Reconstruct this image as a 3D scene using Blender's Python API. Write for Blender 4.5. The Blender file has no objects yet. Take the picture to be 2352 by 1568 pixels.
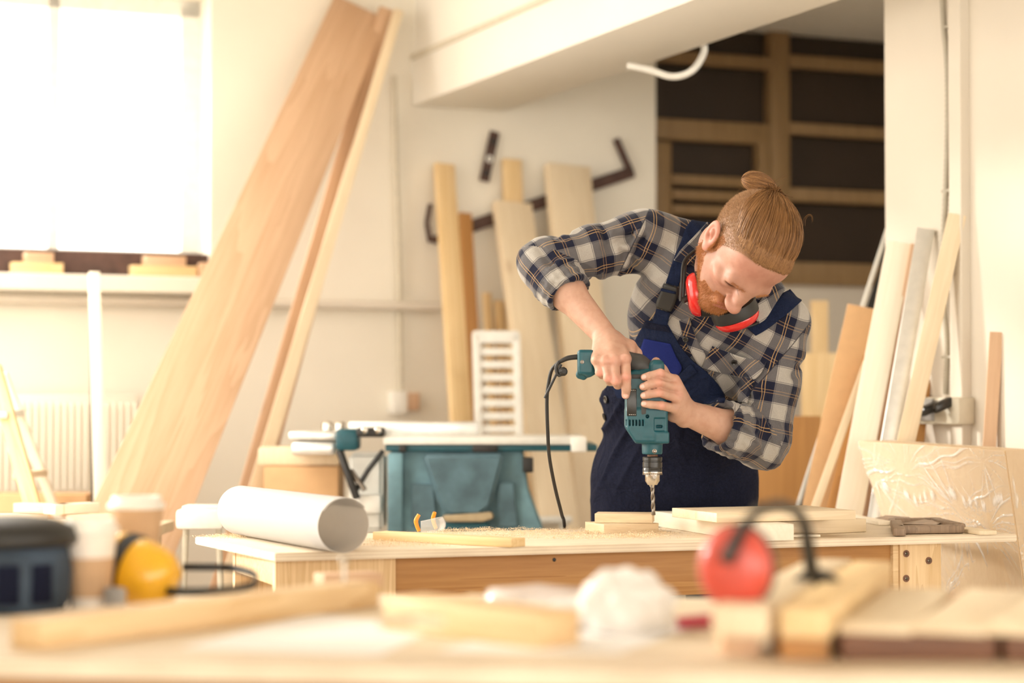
import bpy, bmesh, math, random
import numpy as np
from mathutils import Vector, Matrix, Quaternion
random.seed(7); np.random.seed(7)
scene = bpy.context.scene
COL = scene.collection
# ---------------------------------------------------------------- camera
FPX = 4773.0                      # focal length in pixels of a 2352 px wide frame
CZ = 1.12                         # eye height
PITCH = math.atan(136 / FPX)      # tilted slightly upwards
cd = bpy.data.cameras.new('camera'); cam = bpy.data.objects.new('camera', cd); COL.objects.link(cam)
cam.location = (0, 0, CZ); cam.rotation_euler = (math.pi / 2 + PITCH, 0, 0)
cd.sensor_width = 36; cd.lens = 36 * FPX / 2352; cd.clip_end = 200
cd.dof.use_dof = True; cd.dof.focus_distance = 4.97; cd.dof.aperture_fstop = 1.7
scene.camera = cam
# ---------------------------------------------------------------- light and exposure
SUN_DIR = Vector((-0.93, 0.37, 0.29)).normalized()     # towards the sun
w = bpy.data.worlds.new('world'); scene.world = w; w.use_nodes = True
bg = w.node_tree.nodes['Background']; bg.inputs[0].default_value = (1.0, 0.915, 0.80, 1); bg.inputs[1].default_value = 2.3
sd = bpy.data.lights.new('sun', 'SUN'); sun = bpy.data.objects.new('sun', sd); COL.objects.link(sun)
sd.energy = 1.35; sd.angle = math.radians(5.0); sd.color = (1.0, 0.94, 0.84)
sun.rotation_euler = SUN_DIR.to_track_quat('Z', 'Y').to_euler()
scene.view_settings.view_transform = 'Standard'; scene.view_settings.look = 'None'
scene.view_settings.exposure = 1.27; scene.view_settings.gamma = 1; scene.view_settings.use_curve_mapping = False
scene.cycles.max_bounces = 8; scene.cycles.diffuse_bounces = 5; scene.cycles.use_denoising = True
# ---------------------------------------------------------------- geometry helpers
cp_, sp_ = math.cos(PITCH), math.sin(PITCH)
def ray(px, py):
    x = (px - 1176) / FPX; v = (784 - py) / FPX
    return Vector((x, cp_ - v * sp_, sp_ + v * cp_))
def P(px, py, d):
    r = ray(px, py); return Vector((0, 0, CZ)) + r * (d / r.y)
def Z(px, py, z):
    r = ray(px, py); return Vector((0, 0, CZ)) + r * ((z - CZ) / r.z)
def onplane(px, py, p0, n):
    r = ray(px, py); o = Vector((0, 0, CZ)); return o + r * ((p0 - o).dot(n) / r.dot(n))
def toa(v): return np.array(v, dtype=np.float64)
WM = {}
def link(o, M=None, parent=None):
    COL.objects.link(o); M = M or Matrix.Identity(4); WM[o.name] = M; o.matrix_basis = M
    if parent is not None:
        o.parent = parent; o.matrix_parent_inverse = WM[parent.name].inverted()
    return o
def tag(o, label=None, cat=None, group=None, kind=None):
    if label: o['label'] = label
    if cat: o['category'] = cat
    if group: o['group'] = group
    if kind: o['kind'] = kind
    return o
def thing(name, loc, label, cat, group=None, M=None):
    o = bpy.data.objects.new(name, None); o.empty_display_size = .05
    link(o, M or Matrix.Translation(Vector(loc))); return tag(o, label, cat, group)
def mobj(name, verts, faces, mat, parent=None, smooth=True, M=None, sharp=None):
    me = bpy.data.meshes.new(name); me.from_pydata([tuple(v) for v in verts], [], [tuple(f) for f in faces]); me.update()
    if smooth: me.polygons.foreach_set('use_smooth', [True] * len(me.polygons))
    if sharp: me.set_sharp_from_angle(angle=math.radians(sharp))
    if mat: me.materials.append(mat)
    return link(bpy.data.objects.new(name, me), M, parent)
def bobj(name, bm, mat, parent=None, smooth=False, M=None, sharp=40):
    me = bpy.data.meshes.new(name); bm.normal_update(); bm.to_mesh(me); bm.free()
    if smooth:
        me.polygons.foreach_set('use_smooth', [True] * len(me.polygons)); me.set_sharp_from_angle(angle=math.radians(sharp))
    if mat: me.materials.append(mat)
    return link(bpy.data.objects.new(name, me), M, parent)
def add_box(bm, c, s, M=None, bev=0.0, seg=2):
    r = bmesh.ops.create_cube(bm, size=1.0); vs = r['verts']
    bmesh.ops.scale(bm, vec=Vector(s), verts=vs); bmesh.ops.translate(bm, vec=Vector(c), verts=vs)
    if bev > 0:
        es = list({e for v in vs for e in v.link_edges})
        g = bmesh.ops.bevel(bm, geom=es, offset=bev, segments=seg, affect='EDGES', profile=0.5)
        vs = list({v for f in g['faces'] for v in f.verts} | {v for v in vs if v.is_valid})
    if M is not None: bmesh.ops.transform(bm, matrix=M, verts=vs)
    return vs
def frame(origin, x, y=None, z=None):
    """matrix with the given axes (columns); missing ones completed"""
    if z is None: z = Vector(x).cross(Vector(y))
    elif y is None: y = Vector(z).cross(Vector(x))
    elif x is None: x = Vector(y).cross(Vector(z))
    x = Vector(x).normalized(); y = Vector(y).normalized(); z = Vector(z).normalized()
    M = Matrix.Identity(4)
    for i in range(3): M[i][0] = x[i]; M[i][1] = y[i]; M[i][2] = z[i]; M[i][3] = origin[i]
    return M
def tube_geo(pts, rad, n=10, cap=True, closed=False):
    pts = [Vector(p) for p in pts]; m = len(pts)
    if not hasattr(rad, '__len__'): rad = [rad] * m
    elif len(rad) != m: rad = list(np.interp(np.linspace(0, 1, m), np.linspace(0, 1, len(rad)), rad))
    V = []; F = []; t0 = None; nrm = None
    for i, p in enumerate(pts):
        a = pts[(i - 1) % m] if (i > 0 or closed) else p
        b = pts[(i + 1) % m] if (i < m - 1 or closed) else p
        t = (b - a).normalized()
        if nrm is None:
            nrm = t.orthogonal().normalized()
        else:
            nrm = (nrm - t * nrm.dot(t)).normalized()
        bn = t.cross(nrm)
        for k in range(n):
            an = 2 * math.pi * k / n
            V.append(p + (nrm * math.cos(an) + bn * math.sin(an)) * rad[i])
    for i in range(m if closed else m - 1):
        j = (i + 1) % m
        for k in range(n):
            l = (k + 1) % n; F.append((i * n + k, i * n + l, j * n + l, j * n + k))
    if cap and not closed:
        F.append(tuple(range(n))[::-1]); F.append(tuple(range((m - 1) * n, m * n)))
    return V, F
def smooth_path(pts, n=8):
    pts = [Vector(p) for p in pts]; out = []
    for i in range(len(pts) - 1):
        p0 = pts[max(i - 1, 0)]; p1 = pts[i]; p2 = pts[i + 1]; p3 = pts[min(i + 2, len(pts) - 1)]
        for k in range(n):
            t = k / n
            out.append(0.5 * ((2 * p1) + (p2 - p0) * t + (2 * p0 - 5 * p1 + 4 * p2 - p3) * t * t + (3 * p1 - p0 - 3 * p2 + p3) * t ** 3))
    out.append(pts[-1]); return out
def tube(name, pts, rad, mat, parent=None, n=10, path=0, closed=False):
    if path: pts = smooth_path(pts, path)
    V, F = tube_geo(pts, rad, n, closed=closed)
    return mobj(name, V, F, mat, parent, sharp=50)
def lathe_geo(prof, axis_o, axis_z, n=40, closed_profile=False):
    """prof: list of (radius, height) along axis"""
    z = Vector(axis_z).normalized(); x = z.orthogonal().normalized(); y = z.cross(x); o = Vector(axis_o)
    V = []; F = []
    for r, h in prof:
        for k in range(n):
            a = 2 * math.pi * k / n; V.append(o + z * h + (x * math.cos(a) + y * math.sin(a)) * r)
    m = len(prof)
    for i in range(m if closed_profile else m - 1):
        j = (i + 1) % m
        for k in range(n):
            l = (k + 1) % n; F.append((i * n + k, i * n + l, j * n + l, j * n + k))
    if not closed_profile:
        if prof[0][0] > 1e-6: F.append(tuple(range(n))[::-1])
        if prof[-1][0] > 1e-6: F.append(tuple(range((m - 1) * n, m * n)))
    return V, F
def lathe(name, prof, o, z, mat, parent=None, n=40, closed_profile=False, sharp=40):
    V, F = lathe_geo(prof, o, z, n, closed_profile)
    return mobj(name, V, F, mat, parent, sharp=sharp)
# ---------------------------------------------------------------- materials
def newmat(name):
    m = bpy.data.materials.new(name); m.use_nodes = True; nt = m.node_tree
    return m, nt, nt.nodes['Principled BSDF']
def rgb(c): return (c[0], c[1], c[2], 1)
def plain(name, c, rough=.5, metal=0, var=.06, scale=30, bump=0, spec=None, coat=0):
    m, nt, b = newmat(name)
    tc = nt.nodes.new('ShaderNodeTexCoord'); ns = nt.nodes.new('ShaderNodeTexNoise'); ns.inputs['Scale'].default_value = scale
    ns.inputs['Detail'].default_value = 4; nt.links.new(tc.outputs['Object'], ns.inputs['Vector'])
    cr = nt.nodes.new('ShaderNodeValToRGB'); e = cr.color_ramp.elements
    e[0].position = .3; e[1].position = .7
    e[0].color = rgb([max(0, v * (1 - var)) for v in c]); e[1].color = rgb([min(1, v * (1 + var)) for v in c])
    nt.links.new(ns.outputs['Fac'], cr.inputs[0]); nt.links.new(cr.outputs[0], b.inputs['Base Color'])
    b.inputs['Roughness'].default_value = rough; b.inputs['Metallic'].default_value = metal
    if spec is not None: b.inputs['Specular IOR Level'].default_value = spec
    if coat: b.inputs['Coat Weight'].default_value = coat; b.inputs['Coat Roughness'].default_value = .08
    if bump:
        bp = nt.nodes.new('ShaderNodeBump'); bp.inputs['Strength'].default_value = bump; bp.inputs['Distance'].default_value = .002
        nt.links.new(ns.outputs['Fac'], bp.inputs['Height']); nt.links.new(bp.outputs[0], b.inputs['Normal'])
    return m
def wood(name, c1, c2, rough=.55, ring=14, stretch=.05, knots=True, coord='Object', contrast=1.0, axis=2):
    """grain runs along local axis (default Z)"""
    m, nt, b = newmat(name); N = nt.nodes.new; L = nt.links.new
    tc = N('ShaderNodeTexCoord'); oi = N('ShaderNodeObjectInfo')
    mul = N('ShaderNodeMath'); mul.operation = 'MULTIPLY'; mul.inputs[1].default_value = 13.7; L(oi.outputs['Random'], mul.inputs[0])
    cm = N('ShaderNodeCombineXYZ')
    for i in range(3): L(mul.outputs[0], cm.inputs[i])
    ad = N('ShaderNodeVectorMath'); ad.operation = 'ADD'; L(tc.outputs[coord], ad.inputs[0]); L(cm.outputs[0], ad.inputs[1])
    mp = N('ShaderNodeMapping'); sc = [1, 1, 1]; sc[axis] = stretch; mp.inputs['Scale'].default_value = sc; L(ad.outputs[0], mp.inputs['Vector'])
    n1 = N('ShaderNodeTexNoise'); n1.inputs['Scale'].default_value = ring; n1.inputs['Detail'].default_value = 3; n1.inputs['Distortion'].default_value = .6
    L(mp.outputs[0], n1.inputs['Vector'])
    r1 = N('ShaderNodeMath'); r1.operation = 'MULTIPLY'; r1.inputs[1].default_value = 9; L(n1.outputs['Fac'], r1.inputs[0])
    sn = N('ShaderNodeMath'); sn.operation = 'FRACT'; L(r1.outputs[0], sn.inputs[0])
    n2 = N('ShaderNodeTexNoise'); n2.inputs['Scale'].default_value = 160; n2.inputs['Detail'].default_value = 3; L(mp.outputs[0], n2.inputs['Vector'])
    mx = N('ShaderNodeMath'); mx.operation = 'MULTIPLY_ADD'; L(n2.outputs['Fac'], mx.inputs[0]); mx.inputs[1].default_value = .6
    h = N('ShaderNodeMath'); h.operation = 'MULTIPLY'; h.inputs[1].default_value = .45 * contrast; L(sn.outputs[0], h.inputs[0]); L(h.outputs[0], mx.inputs[2])
    cr = N('ShaderNodeValToRGB'); e = cr.color_ramp.elements
    e[0].position = .25; e[1].position = .85; e[0].color = rgb(c1); e[1].color = rgb(c2)
    L(mx.outputs[0], cr.inputs[0]); out = cr.outputs[0]
    if knots:
        v = N('ShaderNodeTexVoronoi'); v.inputs['Scale'].default_value = 5.5; v.inputs['Randomness'].default_value = 1
        mp2 = N('ShaderNodeMapping'); s2 = [1, 1, 1]; s2[axis] = .45; mp2.inputs['Scale'].default_value = s2; L(ad.outputs[0], mp2.inputs['Vector']); L(mp2.outputs[0], v.inputs['Vector'])
        k = N('ShaderNodeValToRGB'); k.color_ramp.elements[0].position = .04; k.color_ramp.elements[0].color = (1, 1, 1, 1)
        k.color_ramp.elements[1].position = .13; k.color_ramp.elements[1].color = (0, 0, 0, 1); L(v.outputs['Distance'], k.inputs[0])
        mix = N('ShaderNodeMix'); mix.data_type = 'RGBA'; mix.inputs[7].default_value = rgb([c2[0] * .55, c2[1] * .42, c2[2] * .35])
        kf = N('ShaderNodeMath'); kf.operation = 'MULTIPLY'; kf.inputs[1].default_value = .8; L(k.outputs[0], kf.inputs[0])
        L(kf.outputs[0], mix.inputs[0]); L(out, mix.inputs[6]); out = mix.outputs[2]
    L(out, b.inputs['Base Color']); b.inputs['Roughness'].default_value = rough
    bp = N('ShaderNodeBump'); bp.inputs['Strength'].default_value = .12; bp.inputs['Distance'].default_value = .001
    L(n2.outputs['Fac'], bp.inputs['Height']); L(bp.outputs[0], b.inputs['Normal'])
    return m
def glassy(name, c=(1, 1, 1), alpha=.25, rough=.06):
    m, nt, b = newmat(name); b.inputs['Base Color'].default_value = rgb(c); b.inputs['Roughness'].default_value = rough
    b.inputs['Alpha'].default_value = alpha; b.inputs['Specular IOR Level'].default_value = .9
    return m
M_pine = wood('pine', (.78, .58, .34), (.62, .41, .20))
M_pale = wood('pale_pine', (.80, .67, .48), (.70, .56, .37), contrast=.7)
M_white_wood = wood('bleached_wood', (.90, .82, .68), (.84, .74, .58), contrast=.5, knots=False)
M_yellow = wood('yellow_pine', (.82, .62, .35), (.70, .48, .22))
M_amber = wood('amber_pine', (.46, .235, .07), (.33, .14, .035), ring=10)
M_brown = wood('walnut', (.20, .085, .04), (.11, .045, .022), knots=False)
M_larch = wood('larch', (.68, .46, .30), (.55, .345, .205), ring=8)
M_mdf = plain('mdf', (.62, .38, .19), rough=.7, var=.04)
M_orange = wood('plywood_orange', (.52, .26, .08), (.42, .20, .06), knots=False, ring=6)
M_dimwood = wood('partition_timber', (.30, .19, .085), (.22, .13, .055), knots=False)
def plywood(name, c1, c2, layers=900, ax=2):
    m, nt, b = newmat(name); N = nt.nodes.new; L = nt.links.new
    tc = N('ShaderNodeTexCoord'); ge = N('ShaderNodeNewGeometry')
    sx = N('ShaderNodeSeparateXYZ'); L(tc.outputs['Object'], sx.inputs[0])
    ml = N('ShaderNodeMath'); ml.operation = 'MULTIPLY'; ml.inputs[1].default_value = layers; L(sx.outputs[ax], ml.inputs[0])
    sn = N('ShaderNodeMath'); sn.operation = 'SINE'; L(ml.outputs[0], sn.inputs[0])
    mp = N('ShaderNodeMapping'); mp.inputs['Scale'].default_value = (.6, 6, 1); L(tc.outputs['Object'], mp.inputs['Vector'])
    n1 = N('ShaderNodeTexNoise'); n1.inputs['Scale'].default_value = 9; n1.inputs['Detail'].default_value = 8; L(mp.outputs[0], n1.inputs['Vector'])
    n2 = N('ShaderNodeTexNoise'); n2.inputs['Scale'].default_value = 3.3; n2.inputs['Detail'].default_value = 6; L(tc.outputs['Object'], n2.inputs['Vector'])
    a = N('ShaderNodeMath'); a.operation = 'MULTIPLY_ADD'; L(sn.outputs[0], a.inputs[0]); a.inputs[1].default_value = .12; L(n1.outputs['Fac'], a.inputs[2])
    a2 = N('ShaderNodeMath'); a2.operation = 'MULTIPLY_ADD'; L(n2.outputs['Fac'], a2.inputs[0]); a2.inputs[1].default_value = .6; L(a.outputs[0], a2.inputs[2])
    cr = N('ShaderNodeValToRGB'); e = cr.color_ramp.elements; e[0].position = .5; e[1].position = 1.05; e[0].color = rgb(c1); e[1].color = rgb(c2)
    L(a2.outputs[0], cr.inputs[0]); L(cr.outputs[0], b.inputs['Base Color']); b.inputs['Roughness'].default_value = .6
    bp = N('ShaderNodeBump'); bp.inputs['Strength'].default_value = .25; bp.inputs['Distance'].default_value = .001
    L(a2.outputs[0], bp.inputs['Height']); L(bp.outputs[0], b.inputs['Normal'])
    return m
M_bench = plywood('worn_plywood', (.60, .47, .33), (.84, .74, .58))
M_ply = plywood('fresh_plywood', (.62, .45, .27), (.88, .72, .50), 1700, 1)
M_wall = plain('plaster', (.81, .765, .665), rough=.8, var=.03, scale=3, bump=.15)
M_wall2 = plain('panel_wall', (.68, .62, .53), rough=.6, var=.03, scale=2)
M_ceil = plain('ceiling_paint', (.82, .79, .72), rough=.8, var=.02, scale=3)
M_floor = plain('concrete', (.42, .38, .33), rough=.7, var=.15, scale=5, bump=.2)
M_teal = plain('teal_plastic', (.003, .072, .097), rough=.42, var=.12, scale=90)
M_tealpaint = plain('dusty_teal', (.13, .25, .30), rough=.6, var=.4, scale=9)
M_tealdk = plain('dark_teal', (.075, .145, .18), rough=.6, var=.35, scale=12)
M_black = plain('black_rubber', (.016, .015, .014), rough=.5, var=.1)
M_blackgl = plain('black_plastic', (.018, .016, .014), rough=.28, var=.05)
M_grey = plain('grey_rubber', (.045, .045, .045), rough=.55)
M_steel = plain('steel', (.62, .58, .52), rough=.22, metal=1)
M_steeldk = plain('tool_steel', (.22, .19, .16), rough=.3, metal=1)
M_alu = plain('aluminium', (.82, .82, .80), rough=.35, metal=.85)
M_lightmetal = plain('pale_metal', (.72, .71, .66), rough=.4, metal=.2)
M_rust = plain('rusty_iron', (.085, .045, .035), rough=.7, var=.3, scale=20)
M_red = plain('red_plastic', (.62, .018, .015), rough=.22, var=.05, coat=.5)
M_redor = plain('orange_red_plastic', (.56, .065, .04), rough=.4, var=.05, coat=.4)
M_yel = plain('yellow_plastic', (.80, .43, .02), rough=.22, var=.05, coat=.5)
M_orangepl = plain('orange_plastic', (.90, .30, .02), rough=.35)
M_greypl = plain('grey_plastic', (.36, .35, .34), rough=.45)
M_whitepl = plain('white_plastic', (.80, .78, .72), rough=.45)
M_paper = plain('white_paper', (.74, .735, .73), rough=.7, var=.02)
_nt = M_paper.node_tree; _tr = _nt.nodes.new('ShaderNodeBsdfTranslucent'); _tr.inputs[0].default_value = (.80, .77, .73, 1); _mx = _nt.nodes.new('ShaderNodeMixShader'); _mx.inputs[0].default_value = .55
_nt.links.new(_nt.nodes['Principled BSDF'].outputs[0], _mx.inputs[1]); _nt.links.new(_tr.outputs[0], _mx.inputs[2]); _nt.links.new(_mx.outputs[0], _nt.nodes['Material Output'].inputs[0])
M_sheet = plain('drawing_paper', (.86, .85, .84), rough=.7, var=.02)
M_cardboard = plain('kraft_card', (.52, .34, .20), rough=.8)
M_cup = plain('paper_cup', (.78, .72, .65), rough=.5)
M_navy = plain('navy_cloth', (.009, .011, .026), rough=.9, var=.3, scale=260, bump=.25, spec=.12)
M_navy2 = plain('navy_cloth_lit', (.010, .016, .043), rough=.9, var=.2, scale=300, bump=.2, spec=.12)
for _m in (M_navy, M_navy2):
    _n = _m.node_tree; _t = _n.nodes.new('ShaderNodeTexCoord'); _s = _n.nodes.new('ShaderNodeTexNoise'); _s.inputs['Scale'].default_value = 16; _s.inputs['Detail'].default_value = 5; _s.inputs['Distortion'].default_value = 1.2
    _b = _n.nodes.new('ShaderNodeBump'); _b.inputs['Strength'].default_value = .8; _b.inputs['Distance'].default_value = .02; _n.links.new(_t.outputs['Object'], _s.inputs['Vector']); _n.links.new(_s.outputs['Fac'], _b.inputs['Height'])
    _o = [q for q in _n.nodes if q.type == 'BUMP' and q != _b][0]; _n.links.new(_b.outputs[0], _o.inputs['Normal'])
M_royal = plain('royal_blue_cloth', (.012, .020, .125), rough=.9, var=.1, scale=300, bump=.2, spec=.12)
M_conduit = plain('conduit_grey', (.42, .38, .30), rough=.5)
M_beige = plain('beige_plastic', (.60, .55, .44), rough=.5)
M_glass = glassy('clear_polycarbonate', (1, 1, 1), .26, .05)
M_film = None
# ---------------------------------------------------------------- board helper
def board_M(p0, p1, face):
    z = (Vector(p1) - Vector(p0)).normalized(); f = Vector(face); y = (f - z * f.dot(z)).normalized(); x = y.cross(z)
    return frame(p0, x, y, z), (Vector(p1) - Vector(p0)).length
def board(name, p0, p1, width, thick, face, mat, label=None, cat='board', group=None, parent=None, bev=.0015, taper=None, centre=False):
    """box along p0->p1; 'face' = outward normal of its wide face; p0,p1 on the centre line of that face"""
    M, L = board_M(p0, p1, face); bm = bmesh.new()
    add_box(bm, (0, 0 if centre else -thick / 2, L / 2), (width, thick, L), bev=bev, seg=2)
    if taper:
        for v in bm.verts:
            t = v.co.z / L; v.co.x *= (1 - t) * 1 + t * taper
    o = bobj(name, bm, mat, parent, smooth=True, M=M, sharp=50)
    if label: tag(o, label, cat, group)
    return o
def to_floor(p_low, p_high, z=0.0):
    d = Vector(p_low) - Vector(p_high); t = (p_high[2] - z) / (p_high[2] - p_low[2]); return Vector(p_high) + d * t
# ================================================================ the room
UPV = Vector((0, 0, 1)); ANG = math.radians(23)
B = Vector((math.cos(ANG), math.sin(ANG), 0)); A = Vector((-math.sin(ANG), math.cos(ANG), 0))
W0 = P(945, 240, 7.95); W0 = Vector((W0.x, W0.y, 0))            # a point of the back wall
CEIL = 2.68
RM = frame(W0, B, A, Vector((0, 0, 1)))                          # room frame: u along the wall, v away from camera
def U(px, py=700):
    p = onplane(px, py, W0, A); return (p - W0).dot(B)
def ZW(px, py, off=0):
    return onplane(px, py, W0 + A * off, A).z
def room(u, v, z): return W0 + B * u + A * v + Vector((0, 0, z))
def rbox(bm, u0, u1, v0, v1, z0, z1, bev=0):
    add_box(bm, ((u0 + u1) / 2, (v0 + v1) / 2, (z0 + z1) / 2), (u1 - u0, v1 - v0, z1 - z0), bev=bev)
def struct(name, bm, mat, parent=None, smooth=False):
    o = bobj(name, bm, mat, parent, smooth=smooth, M=RM)
    if parent is None: o['kind'] = 'structure'
    return o
uw0, uw1 = U(-900), U(482); zw0 = ZW(300, 581); zw1 = 2.62; uend = U(1507)
bm = bmesh.new()
rbox(bm, -3.4, uw0, 0, .3, 0, CEIL); rbox(bm, uw1, uend, 0, .3, 0, CEIL)
rbox(bm, uw0, uw1, 0, .3, 0, ZW(300, 637)); rbox(bm, uw0, uw1, 0, .3, zw1, CEIL)
struct('wall_back', bm, M_wall)
bm = bmesh.new(); rbox(bm, -8, 5.5, -12, 3.0, -.1, 0); struct('floor', bm, M_floor)
bm = bmesh.new(); rbox(bm, -1.7, .6, -11.5, 2.5, CEIL, CEIL + .1); rbox(bm, 2.6, 5.5, -11.5, 2.5, CEIL, CEIL + .1); rbox(bm, .6, 2.6, -11.5, -3.3, CEIL, CEIL + .1); rbox(bm, .6, 2.6, -1.9, 2.5, CEIL, CEIL + .1); rbox(bm, -8, -3.4, -11.5, -4.2, CEIL, CEIL + .1); rbox(bm, -3.4, -1.7, -11.5, -3.1, CEIL, CEIL + .1); struct('ceiling', bm, M_ceil)  # two roof openings out of view, added to brighten the room with daylight
# left wall, out of the frame, with tall window openings added to let the sun in
uL = -3.1
bm = bmesh.new()
for v1 in (-.25, -2.0, -3.75): rbox(bm, uL - .3, uL, v1, v1 + .12, 0, 2.75)
rbox(bm, uL - .3, uL, -3.75, 0, 0, .55); rbox(bm, uL - .3, uL, -4.3, -3.75, 0, CEIL)
struct('wall_left', bm, M_wall)
q0 = room(uL, -4.2, 0); q1 = Vector((-2.7, q0.y - .5, 0)); q2 = Vector((-2.7, -2.9, 0)); bm = bmesh.new()
for a_, b_ in ((q0, q1), (q1, q2)):
    d_ = b_ - a_; add_box(bm, (0, 0, 0), (d_.length + .1, .12, CEIL), M=frame((a_ + b_) / 2 + UPV * CEIL / 2, d_, None, UPV))
o = bobj('wall_left_front', bm, M_wall); o['kind'] = 'structure'
# window in the back wall
wf = bmesh.new()
for (a, b_, c, d) in [(uw1 - .07, uw1, zw0, zw1), (uw0, uw1, zw1 - .06, zw1), (U(140) - .02, U(140) + .02, zw0, zw1), (uw0, uw1, zw0 - .01, zw0 + .02)]:
    rbox(wf, a, b_, .16, .22, c, d)
win = struct('window_1', wf, M_whitepl)
bm = bmesh.new(); rbox(bm, uw0, uw1, .185, .19, zw0, zw1); g = struct('glass_pane', bm, glassy('window_glass', (1, 1, 1), .04, .02), win)
# dark timber frame under the window opening and the white sill shelf
bm = bmesh.new(); rbox(bm, uw0, uw1, .02, .16, ZW(300, 637), zw0 + .005, bev=.004); struct('trim_1', bm, M_rust)
bm = bmesh.new(); rbox(bm, uw0, uw1 + .03, -.13, .02, ZW(300, 637) - .06, ZW(300, 637), bev=.006); struct('trim_2', bm, M_wall)
zs = ZW(300, 637)
for (x0, x1, yt, nm) in [(22, 138, 606, 'left'), (296, 443, 609, 'right')]:
    for lvl, (a, b_, h) in enumerate([(x0, x1, .042), (x0 + 30, x1 - 22 if nm == 'left' else x1 - 25, .036)]):
        p0 = room(U(a), -.06, 0); p1 = room(U(b_), -.06, 0)
        z = zs + lvl * .042 + h / 2
        p0.z = p1.z = z
        board('wood_offcut', p0, p1, h, .07, Vector((0, -1, 0)), M_larch if lvl else M_yellow,
              ('short upper ' if lvl else 'longer lower ') + 'wood offcut on the white window sill, in its ' + ('far left pile' if nm == 'left' else 'pile near the planks'),
              'wood offcut', 'offcuts on the window sill')
p = room(U(462), -.06, 0); p.z = zs
bmx = bmesh.new(); add_box(bmx, (0, 0, .028), (.05, .05, .056), bev=.006)
tag(bobj('wood_block', bmx, M_larch, M=Matrix.Translation(p) @ Matrix.Rotation(.4, 4, 'Z'), smooth=True), 'small brown wood block at the right end of the window sill', 'wood block')
# beam along the ceiling, its stepped upper part and the thin groove strip
zb = 2.25
u_b0 = 0.0; u_b1 = .385
bm = bmesh.new(); rbox(bm, u_b0, u_b1, -4.5, .3, zb, 2.43, bev=.004); struct('trim_3', bm, M_ceil, smooth=True)
bm = bmesh.new(); rbox(bm, u_b0 + .012, u_b1 - .012, -4.5, .3, 2.43, CEIL); struct('trim_4', bm, M_ceil)
bm = bmesh.new(); rbox(bm, u_b0 - .012, u_b0 + .02, -4.5, -.01, 2.425, 2.445, bev=.004); struct('trim_5', bm, M_beige)
# wall behind the opening: timber partition with dark panes
V2 = .14
def U2(px, py=300): return (onplane(px, py, W0 + A * V2, A) - W0).dot(B)
def Z2(px, py): return onplane(px, py, W0 + A * V2, A).z
M_dark = plain('dark_panel', (.030, .016, .007), rough=.6, var=.15, scale=4)
bm = bmesh.new(); rbox(bm, uend - .1, 5.5, V2 + .06, V2 + .12, Z2(1900, 650), CEIL); struct('wall_far', bm, M_dark)
bm = bmesh.new(); rbox(bm, uend - .1, 5.5, V2 + .03, V2 + .12, 0, Z2(1900, 648)); struct('wall_low', bm, M_wall2)
bm = bmesh.new()
def member(x0, y0, x1, y1, t=.05):
    xm = (x0 + min(x1, 2060)) / 2; a, b_ = U2(x0, (y0 + y1) / 2), U2(x1, (y0 + y1) / 2); zc0, zc1 = Z2(xm, y1), Z2(xm, y0)
    rbox(bm, a, b_, V2, V2 + t, zc0, zc1, bev=.004)
member(1772, 40, 1815, 640, .07)
member(1500, 122, 1772, 150); member(1815, 134, 2900, 162)
member(1500, 278, 1772, 325, .06); member(1815, 288, 2900, 314); member(1815, 436, 2900, 466)
member(1505, 325, 1543, 640, .06); member(1745, 325, 1772, 640, .06)
member(1500, 600, 2900, 652, .09)
struct('trim_6', bm, M_dimwood, smooth=True)
bm = bmesh.new()
for k in range(3): member(1545, 405 + k * 34, 1745, 427 + k * 34, .04)
struct('trim_7', bm, M_dimwood, smooth=True)
# right wall running back towards the far corner, with its pilaster strip
u_r = (P(2033, 400, 6.24) - W0).dot(B); v_r = (P(2033, 400, 6.24) - W0).dot(A)
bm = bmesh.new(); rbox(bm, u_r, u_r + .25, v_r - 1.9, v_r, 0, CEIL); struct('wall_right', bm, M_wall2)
RW = W0 + B * u_r                                                # plane point, normal -B
def onright(px, py, off=0): return onplane(px, py, RW - B * off, B)
def VR(px, py=600): return (onright(px, py) - W0).dot(A)
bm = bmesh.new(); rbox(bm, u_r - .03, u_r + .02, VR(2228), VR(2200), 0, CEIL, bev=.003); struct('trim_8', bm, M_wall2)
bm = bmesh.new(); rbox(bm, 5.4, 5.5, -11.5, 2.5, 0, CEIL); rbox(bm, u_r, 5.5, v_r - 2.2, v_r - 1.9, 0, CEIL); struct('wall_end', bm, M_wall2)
# horizontal pipe under the window and vertical conduit with its box
pa = room(U(-200), -.04, 0); pb = room(U(1005), -.04, 0); zp = ZW(800, 702); pa.z = pb.z = zp
tag(tube('heating_pipe', [pa, pb], .018, M_wall2, n=16), 'thin cream pipe running along the wall below the window sill', 'pipe')
t = thing('wall_conduit', room(U(905), -.02, 0), 'thin brownish cable conduit running down the back wall to a white box', 'conduit')
tube('conduit_tube', [room(U(x_), -.02, ZW(x_, y_)) for x_, y_ in [(900, 175), (905, 400), (912, 620), (916, 900)]], .011, M_beige, t, path=6)
bm = bmesh.new(); rbox(bm, U(890), U(925), -.06, 0, ZW(905, 950), ZW(905, 898), bev=.006); bobj('box_cover', bm, M_whitepl, t, M=RM, smooth=True)
bm = bmesh.new(); rbox(bm, U(925), U(955), -.045, 0, ZW(940, 942), ZW(940, 902), bev=.004); bobj('wood_pad', bm, M_larch, t, M=RM, smooth=True)
# white cable loop below the beam
pts = [P(x_, y_, d_) for x_, y_, d_ in [(1440, 150, 6.6), (1490, 160, 6.6), (1545, 176, 6.6), (1590, 162, 6.6), (1617, 120, 6.7), (1612, 92, 6.8)]]
tag(tube('hanging_cable', pts, .011, M_whitepl, n=10, path=6), 'white cable sagging in a loop under the ceiling beam', 'cable')
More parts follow.
